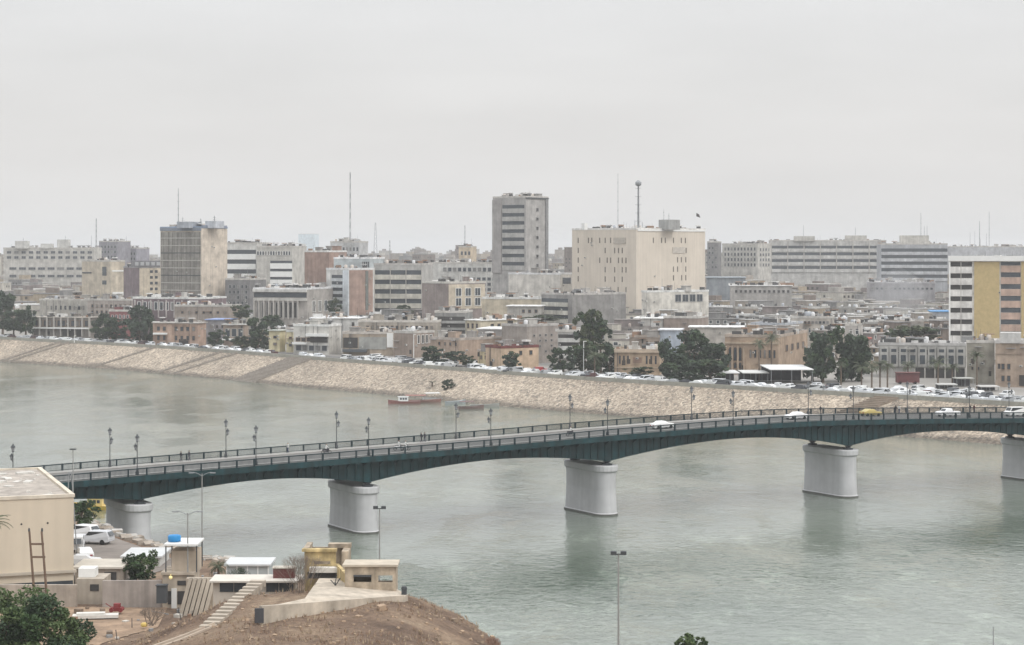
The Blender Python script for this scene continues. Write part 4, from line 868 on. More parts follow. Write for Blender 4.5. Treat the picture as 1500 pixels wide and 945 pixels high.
# ================================================================== FILLER HOUSES
def overlaps(X, Y, r):
    for b in LM:
        M = Matrix.Rotation(b.a,2); v = M @ Vector((X-b.C.x, Y-b.C.y))
        if -b.wl-r < v.x < r and -r < v.y < b.wr+r: return True
    return False
def bank_dist(X, Y):
    return min((Vector((X,Y))-p).length for p in WL[::3])
kinds = [((.34,.30,.26),'dusty beige'),((.40,.38,.35),'pale grey'),((.22,.18,.155),'brown'),((.25,.245,.24),'grey'),((.54,.51,.45),'off-white'),((.25,.215,.205),'mauve grey'),((.36,.30,.225),'tan')]
roofs = [(.28,.26,.24),(.40,.39,.37),(.33,.30,.27),(.20,.195,.19),(.62,.62,.61),(.23,.21,.195)]
TMP = []
for i in range(14):
    rs = random.Random(100+i); c, cn = kinds[i%7]; r = thing('town_house','x','house'); wd, dp, h = rs.uniform(9,21), rs.uniform(9,15), rs.uniform(5.0,10.5)
    m = MB(); m.box(-wd/2,wd/2,0,dp,-1,h)
    if i % 2: m.box(-wd/2+1,wd/2-wd*.4,dp*.35,dp-.5,h+.002,h+2.8)
    m.build('wall', wallm(c), r)
    m = MB(); rc = roofs[i%6]
    if i%3==0: m.box(-wd/2-.4,wd/2+.4,-.4,dp+.4,h+.002,h+.3)
    else:
        m.box(-wd/2-.1,wd/2+.1,-.1,.15,h-.1,h+.8); m.box(-wd/2-.1,wd/2+.1,dp-.15,dp+.1,h-.1,h+.8); m.box(-wd/2-.1,-wd/2+.15,.15,dp-.15,h-.1,h+.8); m.box(wd/2-.15,wd/2+.1,.15,dp-.15,h-.1,h+.8); m.box(-wd/2+.15,wd/2-.15,.15,dp-.15,h+.01,h+.05)
    if i % 2: m.box(-wd/2+.8,wd/2-wd*.4+.2,dp*.35-.2,dp-.3,h+2.805,h+3.0)
    m.build('roof', roofm(rc), r)
    nf = 2 if h < 8 else 3; nw = int(wd/3.4)
    for j in range(nf):
        for k in range(nw):
            if rs.random() < .25: continue
            link('window', win_mesh(1.3,1.5,rs.choice(['b','g','w'])), r, (-wd/2+wd*(k+.5)/nw,0,h*(j+.55)/nf), 0)
    for j in range(nf):
        for sgn in (-1,1): link('window', win_mesh(1.2,1.4,'g'), r, (sgn*wd/2,dp*.5,h*(j+.55)/nf), sgn*math.pi/2)
    for k in range(rs.randint(1,3)):
        m = MB(); x, y = rs.uniform(-wd*.4,wd*.4), rs.uniform(1.5,dp*.3); m.lathe([(.6,.4),(.65,.9),(.6,1.6),(.2,1.8)],8,0,(x,y,h)); m.box(x-.5,x+.5,y-.5,y+.5,h,h+.4); m.build('water_tank', mat('tank', rs.choice([(.65,.65,.65),(.4,.42,.45),(.35,.3,.27)]),.6,.1,1), r)
    junk(rs, -wd/2+.8, wd/2-.8, .8, dp-.8, h+.05, rs.randint(8,18), r)
    for k in range(rs.randint(1,4)): link('air_conditioner', ACM, r, (rs.uniform(-.42,.42)*wd, 0, rs.uniform(.4,.85)*h))
    TMP.append((r, list(r.children), cn, wd, dp, h))
placed = []
NEARN = [(65,60,1500,'long white skyline block'),(150,30,1120,'plain cream block'),(283,50,950,'gridded tower'),(430,60,880,'civic hall'),(525,30,900,'brown slab'),(585,38,920,'six-storey banded block'),(685,30,850,'square-windowed cream front'),(762,40,1000,'tall grey tower'),(935,98,900,'huge cream block'),(1190,32,760,'pale arcaded building'),(1100,35,1420,'white skyline flats'),(1240,50,1500,'very long pale office'),(1340,50,1150,'long grey market hall'),(1465,70,750,'ochre block'),(1120,50,640,'heritage mansion'),(350,30,820,'small brown porch house'),(100,45,870,'riverside pavilion'),(560,45,745,'wide tan garage')]
HLAB = []
ORD = ['first','second','third','fourth','fifth','sixth','seventh','eighth','ninth','tenth','eleventh','twelfth','thirteenth','fourteenth','fifteenth','sixteenth','seventeenth','eighteenth','nineteenth','twentieth']
def ordinal(n): return ORD[n] if n < 20 else ('twenty-' + ORD[n-20] if n < 29 else ('thirtieth' if n == 29 else 'thirty-' + ORD[n-30]))
def house_list():
    out_ = []
    rs = random.Random(5); g = 18.5; ca, sa = math.cos(R(43)), math.sin(R(43))
    for i in range(-190,300):
        for j in range(-190,300):
            X = 0 + (i*ca - j*sa)*g; Y = 900 + (i*sa + j*ca)*g
            X += rs.uniform(-3,3); Y += rs.uniform(-3,3)
            if Y < 520 or Y > 4200: continue
            if abs(X/Y) > .275: continue
            if Y < 1500 and bank_dist(X,Y) < 62: continue
            if Y < 1500 and X < 0 and Vector((X,Y)).length < 100: continue
            # on the city side only
            k = min(range(0,len(WL),3), key=lambda q: (WL[q]-Vector((X,Y))).length)
            if (Vector((X,Y))-WL[k]).dot(WN[k]) < 0: continue
            out_.append((Y, X))
    return sorted(out_)
hl = house_list(); cnt = 0; farmb = MB(); rs = random.Random(9)
for Y, X in hl:
    if rs.random() < .12: continue
    lim = 1.0
    if cnt < 285:
        if overlaps(X, Y, 11): continue
        if Y < 750 and X > 130: continue          # the open lot in front of the ochre block
        tr, kids, cn, wd, dp, h = TMP[rs.randrange(14)]
        first = cnt < 14 and False
        # hide nothing tall: keep the roofs below the sight line of the landmarks behind
        yroof = HY + F*(HC-GZ-h-3)/Y
        c = copy_tree(tr, None, kids); c.location = (X, Y, GZ); c.rotation_euler = (0,0,R(rs.choice([-45,45,-40,-5,0,5,-50])+rs.uniform(-6,6)) )
        sc_ = rs.uniform(.8,1.15); sz = rs.uniform(.7,1.15) if Y > 720 else rs.uniform(.55,.8)
        c.scale = (sc_, sc_, sz)
        xpx = 750+F*X/Y; best = min(NEARN, key=lambda q: abs(q[0]-xpx)+abs(q[2]-Y)*.25)
        rel = 'left of' if xpx < best[0]-best[1] else ('right of' if xpx > best[0]+best[1] else ('in front of' if Y < best[2] else 'behind'))
        tag(c, None, 'house', 'low houses of the old town'); HLAB.append((c, cn+' flat-roofed house', rel+' the '+best[3], Y))
        cnt += 1
    else:
        if overlaps(X, Y, 8): continue
        w_, d_, h_ = rs.uniform(6,11), rs.uniform(6,10), rs.choice([5,7,8,9,10,12,13,15]) * rs.uniform(.8,1.2)
        if rs.random() < (.04 if Y < 1700 else .14): h_ *= 1.6 if Y < 1700 else rs.uniform(1.8,2.5)
        Mx = Matrix.Translation((X,Y,GZ)) @ Matrix.Rotation(R(rs.choice([-45,-42,-8,0,40])),4,'Z'); k = rs.randrange(7)
        farmb.box(-w_,w_,-d_,d_,-1,h_,k,Mx); farmb.box(-w_-.2,w_+.2,-d_-.2,d_+.2,h_+.01,h_+.5,7+rs.randrange(4),Mx)
        if rs.random() < .6: farmb.box(-w_*.5,w_*.1,-d_*.3,d_*.5,h_+.51,h_+3.2,rs.randrange(7),Mx)
        if Y < 2300:
            for fl_ in range(int(h_/3.2)):
                zz = fl_*3.2+1.4
                for q in range(int(w_/1.9)): 
                    xx = -w_+1.5+q*3.7
                    if rs.random() < .7: farmb.box(xx,xx+1.6,-d_-.06,-d_+.1,zz,zz+1.4,11,Mx)
                for q in range(int(d_/1.9)):
                    yy = -d_+1.5+q*3.7
                    if rs.random() < .5: farmb.box(w_-.1,w_+.06,yy,yy+1.5,zz,zz+1.4,11,Mx); farmb.box(-w_-.06,-w_+.1,yy,yy+1.5,zz,zz+1.4,11,Mx)
by = {}
for q in HLAB: by.setdefault((q[1],q[2]), []).append(q)
for k_, l_ in by.items():
    l_.sort(key=lambda q: q[3])
    for i, q in enumerate(l_): q[0]['label'] = ('%s %s' % (k_[0], k_[1])) if len(l_) == 1 else '%s %s from the river %s' % (ordinal(i), k_[0], k_[1])
for t in TMP:
    for ch in t[1]: bpy.data.objects.remove(ch)
    bpy.data.objects.remove(t[0])
fo = farmb.build('far_town', [wallm(k[0]) for k in kinds] + [roofm(r) for r in roofs[:4]] + [SHADE])
tag(fo, 'dense far-off mass of low flat-roofed houses fading into the haze up to the skyline', 'town', kind='stuff')

# ================================================================== TREES
LEAF = [mat('dark leaves', (.044,.064,.042), .8, .4, .9), mat('green leaves', (.048,.075,.036), .8, .3, .9), mat('olive leaves', (.075,.090,.045), .8, .3, .9)]
BARK = mat('bark', (.13,.10,.075), .95, .3, 2)
def crown_mesh(seed, r, h, nclump, nleaf, leaf, mats, flat=1.0):
    rs = random.Random(seed); m = MB()
    cl = []
    for i in range(nclump):
        a = rs.uniform(0,2*math.pi); z = rs.uniform(-.95,1)*rs.uniform(.7,1.08); rr = r*math.sqrt(max(0,1-z*z*.75))*rs.uniform(.3,1.05)*(1+.25*math.sin(a*2+seed))
        cl.append(Vector((rr*math.cos(a), rr*math.sin(a), h*.5*z)))
    for c in cl:
        cr = r*rs.uniform(.13,.36); mi = rs.choice([0,0,1,1,2,2] if len(mats) > 2 else [0])
        for k in range(nleaf//nclump):
            d = Vector((rs.gauss(0,1),rs.gauss(0,1),rs.gauss(0,1))).normalized()*cr*rs.uniform(.55,1.05); p = c + Vector((d.x,d.y,d.z*.8))
            a = Vector((rs.gauss(0,1),rs.gauss(0,1),rs.gauss(0,.6))).normalized(); b = a.cross(Vector((rs.gauss(0,1),rs.gauss(0,1),rs.gauss(0,1)))).normalized()
            s = leaf*rs.uniform(.6,1.4); m.add([p-a*s, p+b*s*.55, p+a*s, p-b*s*.55], [(0,1,2,3)], mi)
    return m.mesh('crown', mats)
def trunk_mesh(h, r, seed, ch):
    rs = random.Random(seed); m = MB(); m.tube((0,0,-.5),(0.1,0,h),r,r*.6,8)
    for i in range(6):
        a = rs.uniform(0,6.28); l = ch*rs.uniform(.35,.6); m.tube((.1,0,h*rs.uniform(.75,1)),(math.cos(a)*l*.7,math.sin(a)*l*.7,h+l),r*.45,r*.12,6)
    return m.mesh('trunk', BARK)
_tc = {}
def tree(x, yt, yb, d, wpx, label, seed, name='broadleaf_tree', dark=0, group='trees along the far riverfront', base=GZ, leaf=.55, nl=2600):
    w_ = wpx*d/F; top = pz(yt,d)-base; bot = max(.8, pz(yb,d)-base) ; chh = top-bot
    key = (seed%5, dark)
    if key not in _tc:
        mats = [LEAF, [LEAF[0],LEAF[0],LEAF[1]], [LEAF[1],LEAF[2],LEAF[2]]][dark]
        _tc[key] = crown_mesh(seed%5, 5, 10, 34, nl, leaf, mats)
    r = thing(name, label, 'tree', (px(x,d), d, base), seed*1.3, group)
    link('trunk', trunk_mesh(bot+chh*.25, .3+.02*chh, seed, chh*.5), r)
    c = link('crown', _tc[key], r, (0,0,bot+chh/2)); c.scale = (w_/10,w_/10,chh/10)
TR = [(4,428,478,930,38,'tall dark tree at the far left edge'),(20,455,486,905,40,'low dark tree second from the left edge'),(38,450,487,900,26,'dark tree touching the left end of the riverside pavilion'),
 (150,462,499,868,28,'dark tree at the right end of the riverside pavilion'),(172,467,500,865,34,'low dark tree in the group right of the pavilion'),(205,449,502,850,44,'tallest dark tree in the group right of the pavilion'),(218,466,502,850,26,'feathery tree touching the salmon pink house'),
 (318,484,511,818,22,'small dark tree between the salmon pink and the small brown house'),(352,494,513,800,30,'low bush in front of the small brown house'),(378,468,514,800,34,'dark tree left of the pale yellow twin house'),(398,462,486,840,30,'tree behind the pale yellow twin house'),(352,448,466,860,30,'tree behind the small brown house'),
 (490,438,460,880,16,'small tree in front of the white windowed front of the brown slab'),(590,448,460,890,24,'small tree below the banded block'),
 (633,508,533,695,34,'bushy dark tree left of the clay brown long house'),(664,515,536,690,36,'bushy dark tree in front of the clay brown long house'),(684,522,541,680,20,'low bush left of the yellow cottage'),
 (750,517,540,660,28,'round dark bush in front of the peach house'),(795,462,470,780,46,'far green shrubs behind the tall grey-brown building'),
 (862,457,515,655,40,'tallest tree beside the narrow balcony house'),(880,470,500,655,30,'spreading right side tree of the tall clump'),(825,510,545,640,36,'dark rounded tree left of the tall clump'),(862,500,545,645,50,'broad green tree under the tall clump'),(893,505,545,645,34,'dark tree left of the brick mansion'),
 (936,538,552,622,34,'low bush in front of the brick mansion'),(975,498,545,625,26,'narrow dark tree right of the brick mansion'),(1018,486,545,620,60,'great dark tree left of the heritage mansion'),(1040,498,548,622,46,'right half of the great dark tree clump'),(990,520,560,610,50,'low dark tree left of the great dark tree'),(1010,530,566,600,50,'round bush at the foot of the great dark tree'),(1040,528,560,604,50,'bushy tree in front of the heritage mansion'),
 (1205,490,556,605,48,'left tree of the dark group near the bay block'),(1235,483,555,610,56,'tallest tree of the dark group near the bay block'),(1258,500,556,612,40,'right tree of the dark group near the bay block'),(1190,505,550,612,30,'small tree at the left of the dark group near the bay block'),
 (1340,478,500,720,62,'green tree crown behind the grey bay block'),(1316,482,500,730,30,'small green tree left of the crown behind the bay block'),(646,556,580,655,26,'small dark tree on the embankment slope by the moored boats')]
for i, (x,yt,yb,d,w_,lb) in enumerate(TR):
    if i == len(TR)-1: continue
    tree(x,yt,yb,d,w_*1.08,lb+', far bank',i*3+1,dark=(1 if 'dark' in lb else (2 if 'green' in lb else 0)))
# bankside trees by the boats
tree(656,556,580,657,17,'small dark tree low on the far embankment beside the moored boats',41,dark=1,base=2.2)
tree(633,559,574,664,13,'very small dark shrub low on the far embankment left of the tree by the boats',44,dark=1,base=4.0)

def palm_frond(m, base, az, el, ln, wdt, rs, mi=0, droop=1.0, seg=7):
    p = Vector(base); prev = None; leafn = 7
    for k in range(seg):
        t = k/seg; e2 = el - droop*t*1.9; dirv = Vector((math.cos(az)*math.cos(e2), math.sin(az)*math.cos(e2), math.sin(e2)))
        side = Vector((-math.sin(az), math.cos(az), 0)); q = p + dirv*ln/seg; ww = wdt*math.sin(math.pi*min(1,(t+.12)))
        m.tube(p, q, .03, .02, 3, mi)
        for s in (-1,1):
            for j in range(3):
                b0 = p.lerp(q, j/3); tip = b0 + side*s*ww + dirv*ww*.6 - Vector((0,0,ww*.35)); m.add([b0, b0+dirv*.09*ln/3, tip], [(0,1,2)], mi)
        p = q
def palm(x, yt, d, wpx, label, seed, base=GZ, group='date palms along the far riverfront', trunk_r=.22):
    rs = random.Random(seed); top = pz(yt,d)-base; r_ = wpx*d/F/2; th = top - r_*.55
    o = thing('date_palm', label, 'palm', (px(x,d), d, base), seed, group)
    m = MB(); m.lathe([(trunk_r*1.4,-.3),(trunk_r,.6)]+[(trunk_r*(1+.12*(k%2)), .6+(th-.6)*k/12) for k in range(1,13)],8); m.build('trunk', BARK, o)
    m = MB()
    for i in range(34): palm_frond(m, (0,0,th), rs.uniform(0,6.28), rs.uniform(-.2,1.35), r_*rs.uniform(.9,1.15), r_*.2, rs, droop=rs.uniform(.6,1.1))
    m.build('fronds', mat('palm leaves', (.10,.115,.07), .8, .25, 1), o)
palm(871,515,630,30,'pale green palm under the tall tree clump on the far bank',1)
palm(1130,487,622,34,'tall palm in front of the heritage mansion',2); palm(1112,497,612,26,'palm with drooping fronds left of the tall palm at the heritage mansion',3)
palm(1262,529,578,34,'leftmost of the palms in front of the bay block',4); palm(1289,527,574,34,'second palm from the left in front of the bay block',5); palm(1300,530,572,26,'palm left of the dull red stall',6)
palm(1374,522,580,38,'palm in front of the right part of the bay block',7); palm(1431,513,580,30,'slim palm in front of the weathered stone house',8); palm(1277,531,585,28,'palm standing just behind the two leftmost palms at the bay block',10); palm(1395,532,590,28,'palm behind the dark kiosk in front of the bay block',11); palm(1330,528,612,30,'palm rising behind the dull red stall',12)
palm(1232,530,596,20,'short palm at the foot of the dark tree group near the bay block',9)

# ================================================================== PARKED CARS
RB = (.07,.025,.025); W1,W2,W3,SV,DK,RD,YL = (.74,.75,.74),(.60,.61,.61),(.66,.68,.70),(.38,.39,.40),(.06,.065,.075),(.35,.05,.05),(.6,.42,.08)
CLAB = {}
def park(xa, xb, dist, step, prob, perp, seed, ground=BH+.14, lab=''):
    rs = random.Random(seed); s, e_ = arc_of_px(xa), arc_of_px(xb); 
    if s > e_: s, e_ = e_, s
    while s < e_:
        if rs.random() < prob:
            c = rs.choice([W1]*6+[W2]*4+[W3]*4+[SV]*3+[DK]*3+[RB]); kd = rs.choice(['sedan','sedan','suv','suv','pickup','van'])
            p, an = at_arc(s, dist+rs.uniform(-.5,.5)); o = link('parked_car', far_car(kd, c), None, (p.x,p.y,ground), an+(math.pi/2 if perp else 0)+rs.uniform(-.08,.08)+(math.pi if rs.random()<.5 else 0))
            cn = {W1:'white',W2:'off-white',W3:'pale silver',SV:'grey',DK:'black',RB:'maroon'}[c]; kn = {'sedan':'saloon','suv':'estate car','pickup':'pickup truck','van':'van'}[kd]
            tag(o, None, 'car', 'cars parked along the far riverside'); CLAB.setdefault((cn+' '+kn, lab), []).append((750+F*p.x/p.y, o))
        s += step*rs.uniform(.9,1.15)
park(-10,390,19,5.0,.96,False,1,BH+.27,'in the left riverside kerb row')
park(20,380,23,5.6,.7,False,2,lab='in the left riverside outer row')
park(395,510,19,5.6,.5,False,14,BH+.27,'in the kerb row below the twin house')
park(505,655,31,3.1,.55,True,13,GZ+.02,'in the back row below the tan garage')
park(515,655,19,2.9,.85,True,3,BH+.27,'in the kerb row below the tan garage')
park(530,650,25,2.9,.75,True,4,lab='in the second row below the tan garage')
park(690,955,19,3.0,.9,True,5,BH+.27,'in the kerb row below the brick mansion')
park(700,950,25.5,3.0,.75,True,6,lab='in the second row below the brick mansion')
park(965,1540,19,4.9,.95,False,7,BH+.27,'in the right riverside kerb row')
park(1010,1540,24,5.2,.9,False,8,lab='in the right riverside second row')
park(1160,1540,30,3.2,.7,True,9,lab='in the right riverside third row')
park(1180,1540,38,3.4,.45,True,10,GZ+.02,'in the right riverside fourth row')
for (k_, lab), l_ in CLAB.items():
    l_.sort(key=lambda q: q[0])
    for i, (x_, o) in enumerate(l_): o['label'] = '%s parked %s' % (k_, lab) if len(l_) == 1 else '%s %s from the left %s' % (ordinal(i), k_, lab)
o = link('parked_car', far_car('suv', RD), None, (px(792,655),655,GZ), .4); tag(o,'red car parked beside the peach house on the far bank','car')
# slim poles on the far bank
for x, yt, d, lb in ((606,490,728,'white pole left of the bushy trees'),(648,513,700,'white pole between the two bushy trees'),(64*1.7,492,862,'short white post in front of the pavilion'),(855,500,640,'thin pole beside the tall tree clump')):
    m = MB(); m.tube((0,0,0),(0,0,pz(yt,d)-GZ),.16,.12,6); m.box(-.1,.9,-.12,.12,pz(yt,d)-GZ-.1,pz(yt,d)-GZ+.08)
    tag(m.build('street_pole', WHITE, None, (px(x,d),d,GZ)), lb+' on the far bank', 'pole')

# ================================================================== BOATS
def boat(x, y, ln, wd, rz, hull, deck, label, cabin=None, canopy_=None, name='motor_boat'):
    d = HC*F/(y-HY); r = thing(name, label, 'boat', (px(x,d), d, 0), rz)
    m = MB(); secs = []
    for k in range(9):
        t = k/8; X = -ln/2+ln*t; w_ = wd/2*(1-max(0,(t-.55)/.45)**2*.95); sh = .75+.45*max(0,(t-.5)*2)**2
        secs.append([(X,-w_,sh),(X,-w_*.75,-.2),(X,w_*.75,-.2),(X,w_,sh)])
    for a, b in zip(secs, secs[1:]): m.add(a+b, [(0,1,5,4),(1,2,6,5),(2,3,7,6)], 0); m.add([(a[0][0],a[0][1]*.95,a[0][2]-.15),(b[0][0],b[0][1]*.95,b[0][2]-.15),(b[3][0],b[3][1]*.95,b[3][2]-.15),(a[3][0],a[3][1]*.95,a[3][2]-.15)], [(0,1,2,3)], 1)
    m.add(secs[0], [(3,2,1,0)], 0); m.build('hull', [paint(hull,'boat paint'), mat('boat deck', deck, .8, .15, 1)], r)
    if cabin:
        m = MB(); m.box(-ln*.12,ln*.18,-wd*.32,wd*.32,.5,2.1); m.box(-ln*.14,ln*.2,-wd*.36,wd*.36,2.103,2.2); c = m.build('cabin', paint(cabin,'boat paint'), r)
        for xx in (-.08,.0,.08):
            for s in (-1,1): m = MB(); m.box(ln*xx,ln*(xx+.06),s*wd*.325-.02,s*wd*.325+.02,1.2,1.8); m.build('window', GLASS, c)
    if canopy_:
        m = MB(); m.box(-ln*.42,ln*.1,-wd*.45,wd*.45,2.2,2.32); m.build('canopy', mat('boat awning', canopy_, .8,.1,1), r)
        for xx in (-.4,.08):
            for s in (-1,1): m = MB(); m.tube((ln*xx,s*wd*.42,.6),(ln*xx,s*wd*.42,2.2),.04); m.build('post', STEEL, r)
    return r
boat(592,591,10,2.6,3.3,(.24,.10,.09),(.5,.5,.48),'white cabin boat with a red hull, leftmost of the boats moored at the far bank',cabin=(.72,.72,.71))
boat(618,589.5,12,3.2,.1,(.22,.12,.10),(.30,.20,.16),'dull red open boat with an awning moored right of the cabin boat',canopy_=(.34,.16,.14))
boat(640,586,9,3.0,.25,(.5,.5,.5),(.3,.3,.3),'pale boat under a white awning beside the small dark tree',canopy_=(.72,.72,.71))
boat(690,599,8,2.4,.3,(.16,.11,.10),(.2,.15,.14),'dark brown open boat moored apart at the right',canopy_=(.20,.13,.13))
boat(710,596,9,1.8,.15,(.3,.3,.28),(.4,.38,.35),'flat grey skiff by the stones, rightmost of the moored boats')
boat(668,591,7,2.0,.6,(.30,.33,.34),(.36,.38,.38),'small pale grey skiff moored right of the small dark tree')
boat(143,746,9.5,2.6,2.95,(.62,.42,.06),(.6,.5,.3),'yellow motor boat on the water behind the first bridge pier',cabin=(.65,.5,.2),canopy_=None)

# ================================================================== NEAR BANK
def nbox(m, X0,X1,Y0,Y1,z0,z1,mi=0): m.box(X0,X1,Y0,Y1,z0,z1,mi)
BEIGE = mat('beige render', (.60,.52,.41), .9, .05, .15, .05); ROOFD = mat('littered roof', (.36,.32,.28), .95, .35, .6); OLDC = mat('stained concrete', (.36,.31,.26), .95, .2, .5, .25)
# large beige hall at the left: corner (108, 727..845)
c = P(108,727,240); H0 = c.z-8.3
r = thing('beige_hall','large plain beige hall with a littered flat roof at the lower left','building',(c.x,c.y,8.3),R(20))
m = MB(); m.box(-40,0,0,31,-1,H0-8.6); m.box(-40,0.0,-.0,31,H0-8.59,H0); m.build('wall', BEIGE, r)
m = MB(); m.box(-40,.12,-.12,.4,H0-.1,H0+.28); m.box(-.4,.12,.4,31,H0-.1,H0+.28); m.box(-40,.12,31,31.4,H0-.1,H0+.28); m.box(-40,-.5,.5,31,H0+.01,H0+.06,1); rf = m.build('roof', [mat('pale parapet',(.58,.52,.43),.9,.2,.5), ROOFD], r)
rs = random.Random(3); m = MB()
for i in range(70):
    x, y, s = -rs.uniform(1,30), rs.uniform(1,30), rs.uniform(.15,.9); Mx = Matrix.Translation((x,y,H0+.06)) @ Matrix.Rotation(rs.uniform(0,3),4,'Z'); m.box(-s,s,-s*.5,s*.5,0,rs.uniform(.05,.3),0,Mx)
m.build('debris', mat('pale rubble',(.58,.56,.52),.9,.2,1), rf)['kind'] = 'stuff'
m = MB(); m.box(-40,-12,14,15,H0,H0+1.2); m.box(-40,-18,22,28,H0,H0+2.2); m.build('roof_wall', OLDC, rf)
m = MB(); m.box(-11.2,-.1,-.1,.3,.0,.9); m.build('plinth_window', GLASS, r)
m = MB(); m.box(-40,.3,-.35,.3,H0-8.9,H0-8.6); m.build('ledge', mat('ledge concrete',(.45,.40,.33),.9,.1,1), r)
for x in (-9,-6,-3):
    m = MB(); m.tube((x,-.02,H0-3),(x,.1,H0-3),.12,n=8); m.build('vent', SHADE, r)
# low grey outbuilding and wall in front of the hall
def nb(name, label, x0, x1, yt, yb, d, dep, m_, cat='wall', roof=None, rz=0):
    base = pz(yb,d); h = pz(yt,d)-base; X0, X1 = px(x0,d), px(x1,d)
    r = thing(name, label, cat, (X0,d,base), rz); mb = MB(); mb.box(0,X1-X0,0,dep,-2.5,h); mb.build('wall', m_, r)
    if roof: mb = MB(); mb.box(-.3,X1-X0+.3,-.3,dep+.3,h+.003,h+.22); mb.build('roof', roof, r)
    return r, X1-X0, h
nb('yard_wall','stained grey wall along the foot of the big beige hall',-40,112,857,884,226,.5,OLDC)
nb('yard_wall','grey concrete wall between the flat-roofed shed and the guard tower',150,236,851,879,226,.4,mat('grey blockwork',(.34,.30,.27),.95,.15,.6,.3),rz=.05)
r, W_, h_ = nb('flat_shed','low concrete shed with pale flat roof and dark doorway beside the beige hall',110,176,833,858,241,6,OLDC,'shed',mat('pale slab',(.50,.46,.40),.9,.15,.5))
m = MB(); m.box(W_*.65,W_*.92,-.06,.1,.2,h_*.8); m.build('doorway', SHADE, r)
r, W_, h_ = nb('block_hut','small square blockwork hut with one dark hole for a window',112,152,848,880,228,4,mat('tan blocks',(.40,.35,.29),.95,.15,.6,.2),'hut')
m = MB(); m.box(W_*.5,W_*.82,-.06,.1,h_*.45,h_*.75); m.build('window', SHADE, r)
m = MB(); m.box(0,W_*.6,1,3,h_+.01,h_+1.0); m.build('white_tank', WHITE, r)
r, W_, h_ = nb('white_shed','white sheet-roofed shed behind the yard wall, left of the guard tower',180,234,817,838,255,7,mat('dull white wall',(.52,.51,.48),.9,.1,.5),'shed',mat('white sheet',(.52,.53,.53),.5,.1,.5))
r, W_, h_ = nb('white_shed','long low white shed with pale glazing behind the terrace',332,393,829,846,240,5,mat('pale glass wall',(.42,.45,.45),.5,.1,.5),'shed',mat('white sheet',(.52,.53,.53),.5,.1,.5))
for k in range(5): m = MB(); m.box(W_*k/4-.06,W_*k/4+.06,-.12,.0,0,h_); m.build('post', WHITE, r)
r, W_, h_ = nb('red_panel_hut','dark red metal panel standing left of the yellow ruin',400,431,833,847,215,1.2,mat('rusty red panel',(.13,.045,.04),.7,.2,.8),'hut')
m = MB(); m.box(-.1,W_+.1,-.1,1.3,h_+.005,h_+.12); m.build('roof', mat('pale slab',(.50,.46,.40),.9,.15,.5), r)
# guard tower
d = 226; base = pz(885,d); r = thing('guard_tower','two-storey concrete guard tower with a white roof slab','tower',(px(235,d),d,base))
q = lambda x: px(x,d)-px(235,d); Z = lambda y: pz(y,d)-base
TC = mat('tower concrete',(.42,.36,.29),.95,.15,.5,.25)
m = MB(); m.box(q(238),q(284),0,4.2,-2,Z(842)); m.box(q(236),q(286),-.25,4.4,Z(842)+.003,Z(838)); m.build('lower_storey', TC, r)
m = MB(); m.box(q(250),q(288),.6,3.6,Z(838)+.01,Z(808)); u2 = m.build('upper_storey', mat('upper room render',(.46,.39,.31),.95,.12,.5,.2), r)
m = MB(); m.box(q(241),q(290),-.4,4.6,Z(799),Z(796.5)); rf = m.build('roof_slab', mat('white slab',(.68,.68,.66),.8,.08,.5), r)
for x in (243,288):
    for y in (0,4): m = MB(); m.tube((q(x),y,Z(838)),(q(x),y,Z(799)),.07); m.build('roof_post', DARK, r)
m = MB(); m.box(q(260),q(280),-.06,.1,Z(844)-1.0,Z(844)-.5); m.build('window', SHADE, r)
for x0_,x1_ in ((246,251),(260,271)): m = MB(); m.box(q(x0_),q(x1_),-.06,.1,0,Z(866)); m.build('doorway', SHADE, r)
m = MB(); m.box(q(251.5),q(259),-.2,.0,-.5,Z(862)); m.build('pillar', WHITE, r)
m = MB(); m.lathe([(.55,0),(.72,.08),(.74,.62),(.6,.75),(.15,.8)],14,0,(0,0,0)); tag(m.build('water_tank', mat('bright blue plastic',(.02,.22,.50),.4,.1,1), None, (px(252,d),d+1.6,pz(796.5,d))), 'bright blue round water tank standing on the guard tower roof','water tank')
m = MB(); m.lathe([(.07,-.2),(.2,-.08),(.2,.1),(.08,.2)],10,0,(q(251),-.5,Z(845))); m.box(q(251)-.03,q(251)+.03,-.5,.0,Z(845)+.28,Z(845)+.34); m.build('yellow_lamp', mat('lit yellow lamp',(.8,.65,.3),.4,.05,1,emit=.35), r)
m = MB(); m.box(0,1.1,0,.9,0,1.9); m.box(-.08,1.18,-.1,.98,1.905,2.0); tag(m.build('sentry_box', DARK, None, (px(229,224),224,pz(884,224))), 'narrow dark sentry box left of the guard tower', 'sentry box')
# ribbed sloping buttress wall
d = 222; r = thing('ribbed_wall','pale sloping ribbed retaining wall right of the guard tower','wall',(px(272,d),d,pz(886,d)))
m = MB()
for i in range(6):
    X = px(276+i*7,d)-px(272,d); w_ = .42; zt = pz(848,d)-pz(886,d)
    m.add([(X-.9,-1.2,-1),(X-.9+w_,-1.2,-1),(X+w_,-.1,zt),(X,-.1,zt),(X-.9,.4,-1),(X-.9+w_,.4,-1),(X+w_,.5,zt),(X,.5,zt)], [(0,1,2,3),(4,7,6,5),(0,3,7,4),(1,5,6,2),(3,2,6,7)])
m.build('rib', mat('pale ribbed concrete',(.40,.345,.28),.95,.12,.5,.2), r); m = MB(); m.box(0,px(318,d)-px(272,d),.2,1.2,-1,pz(848,d)-pz(886,d)); m.build('wall', TC, r)
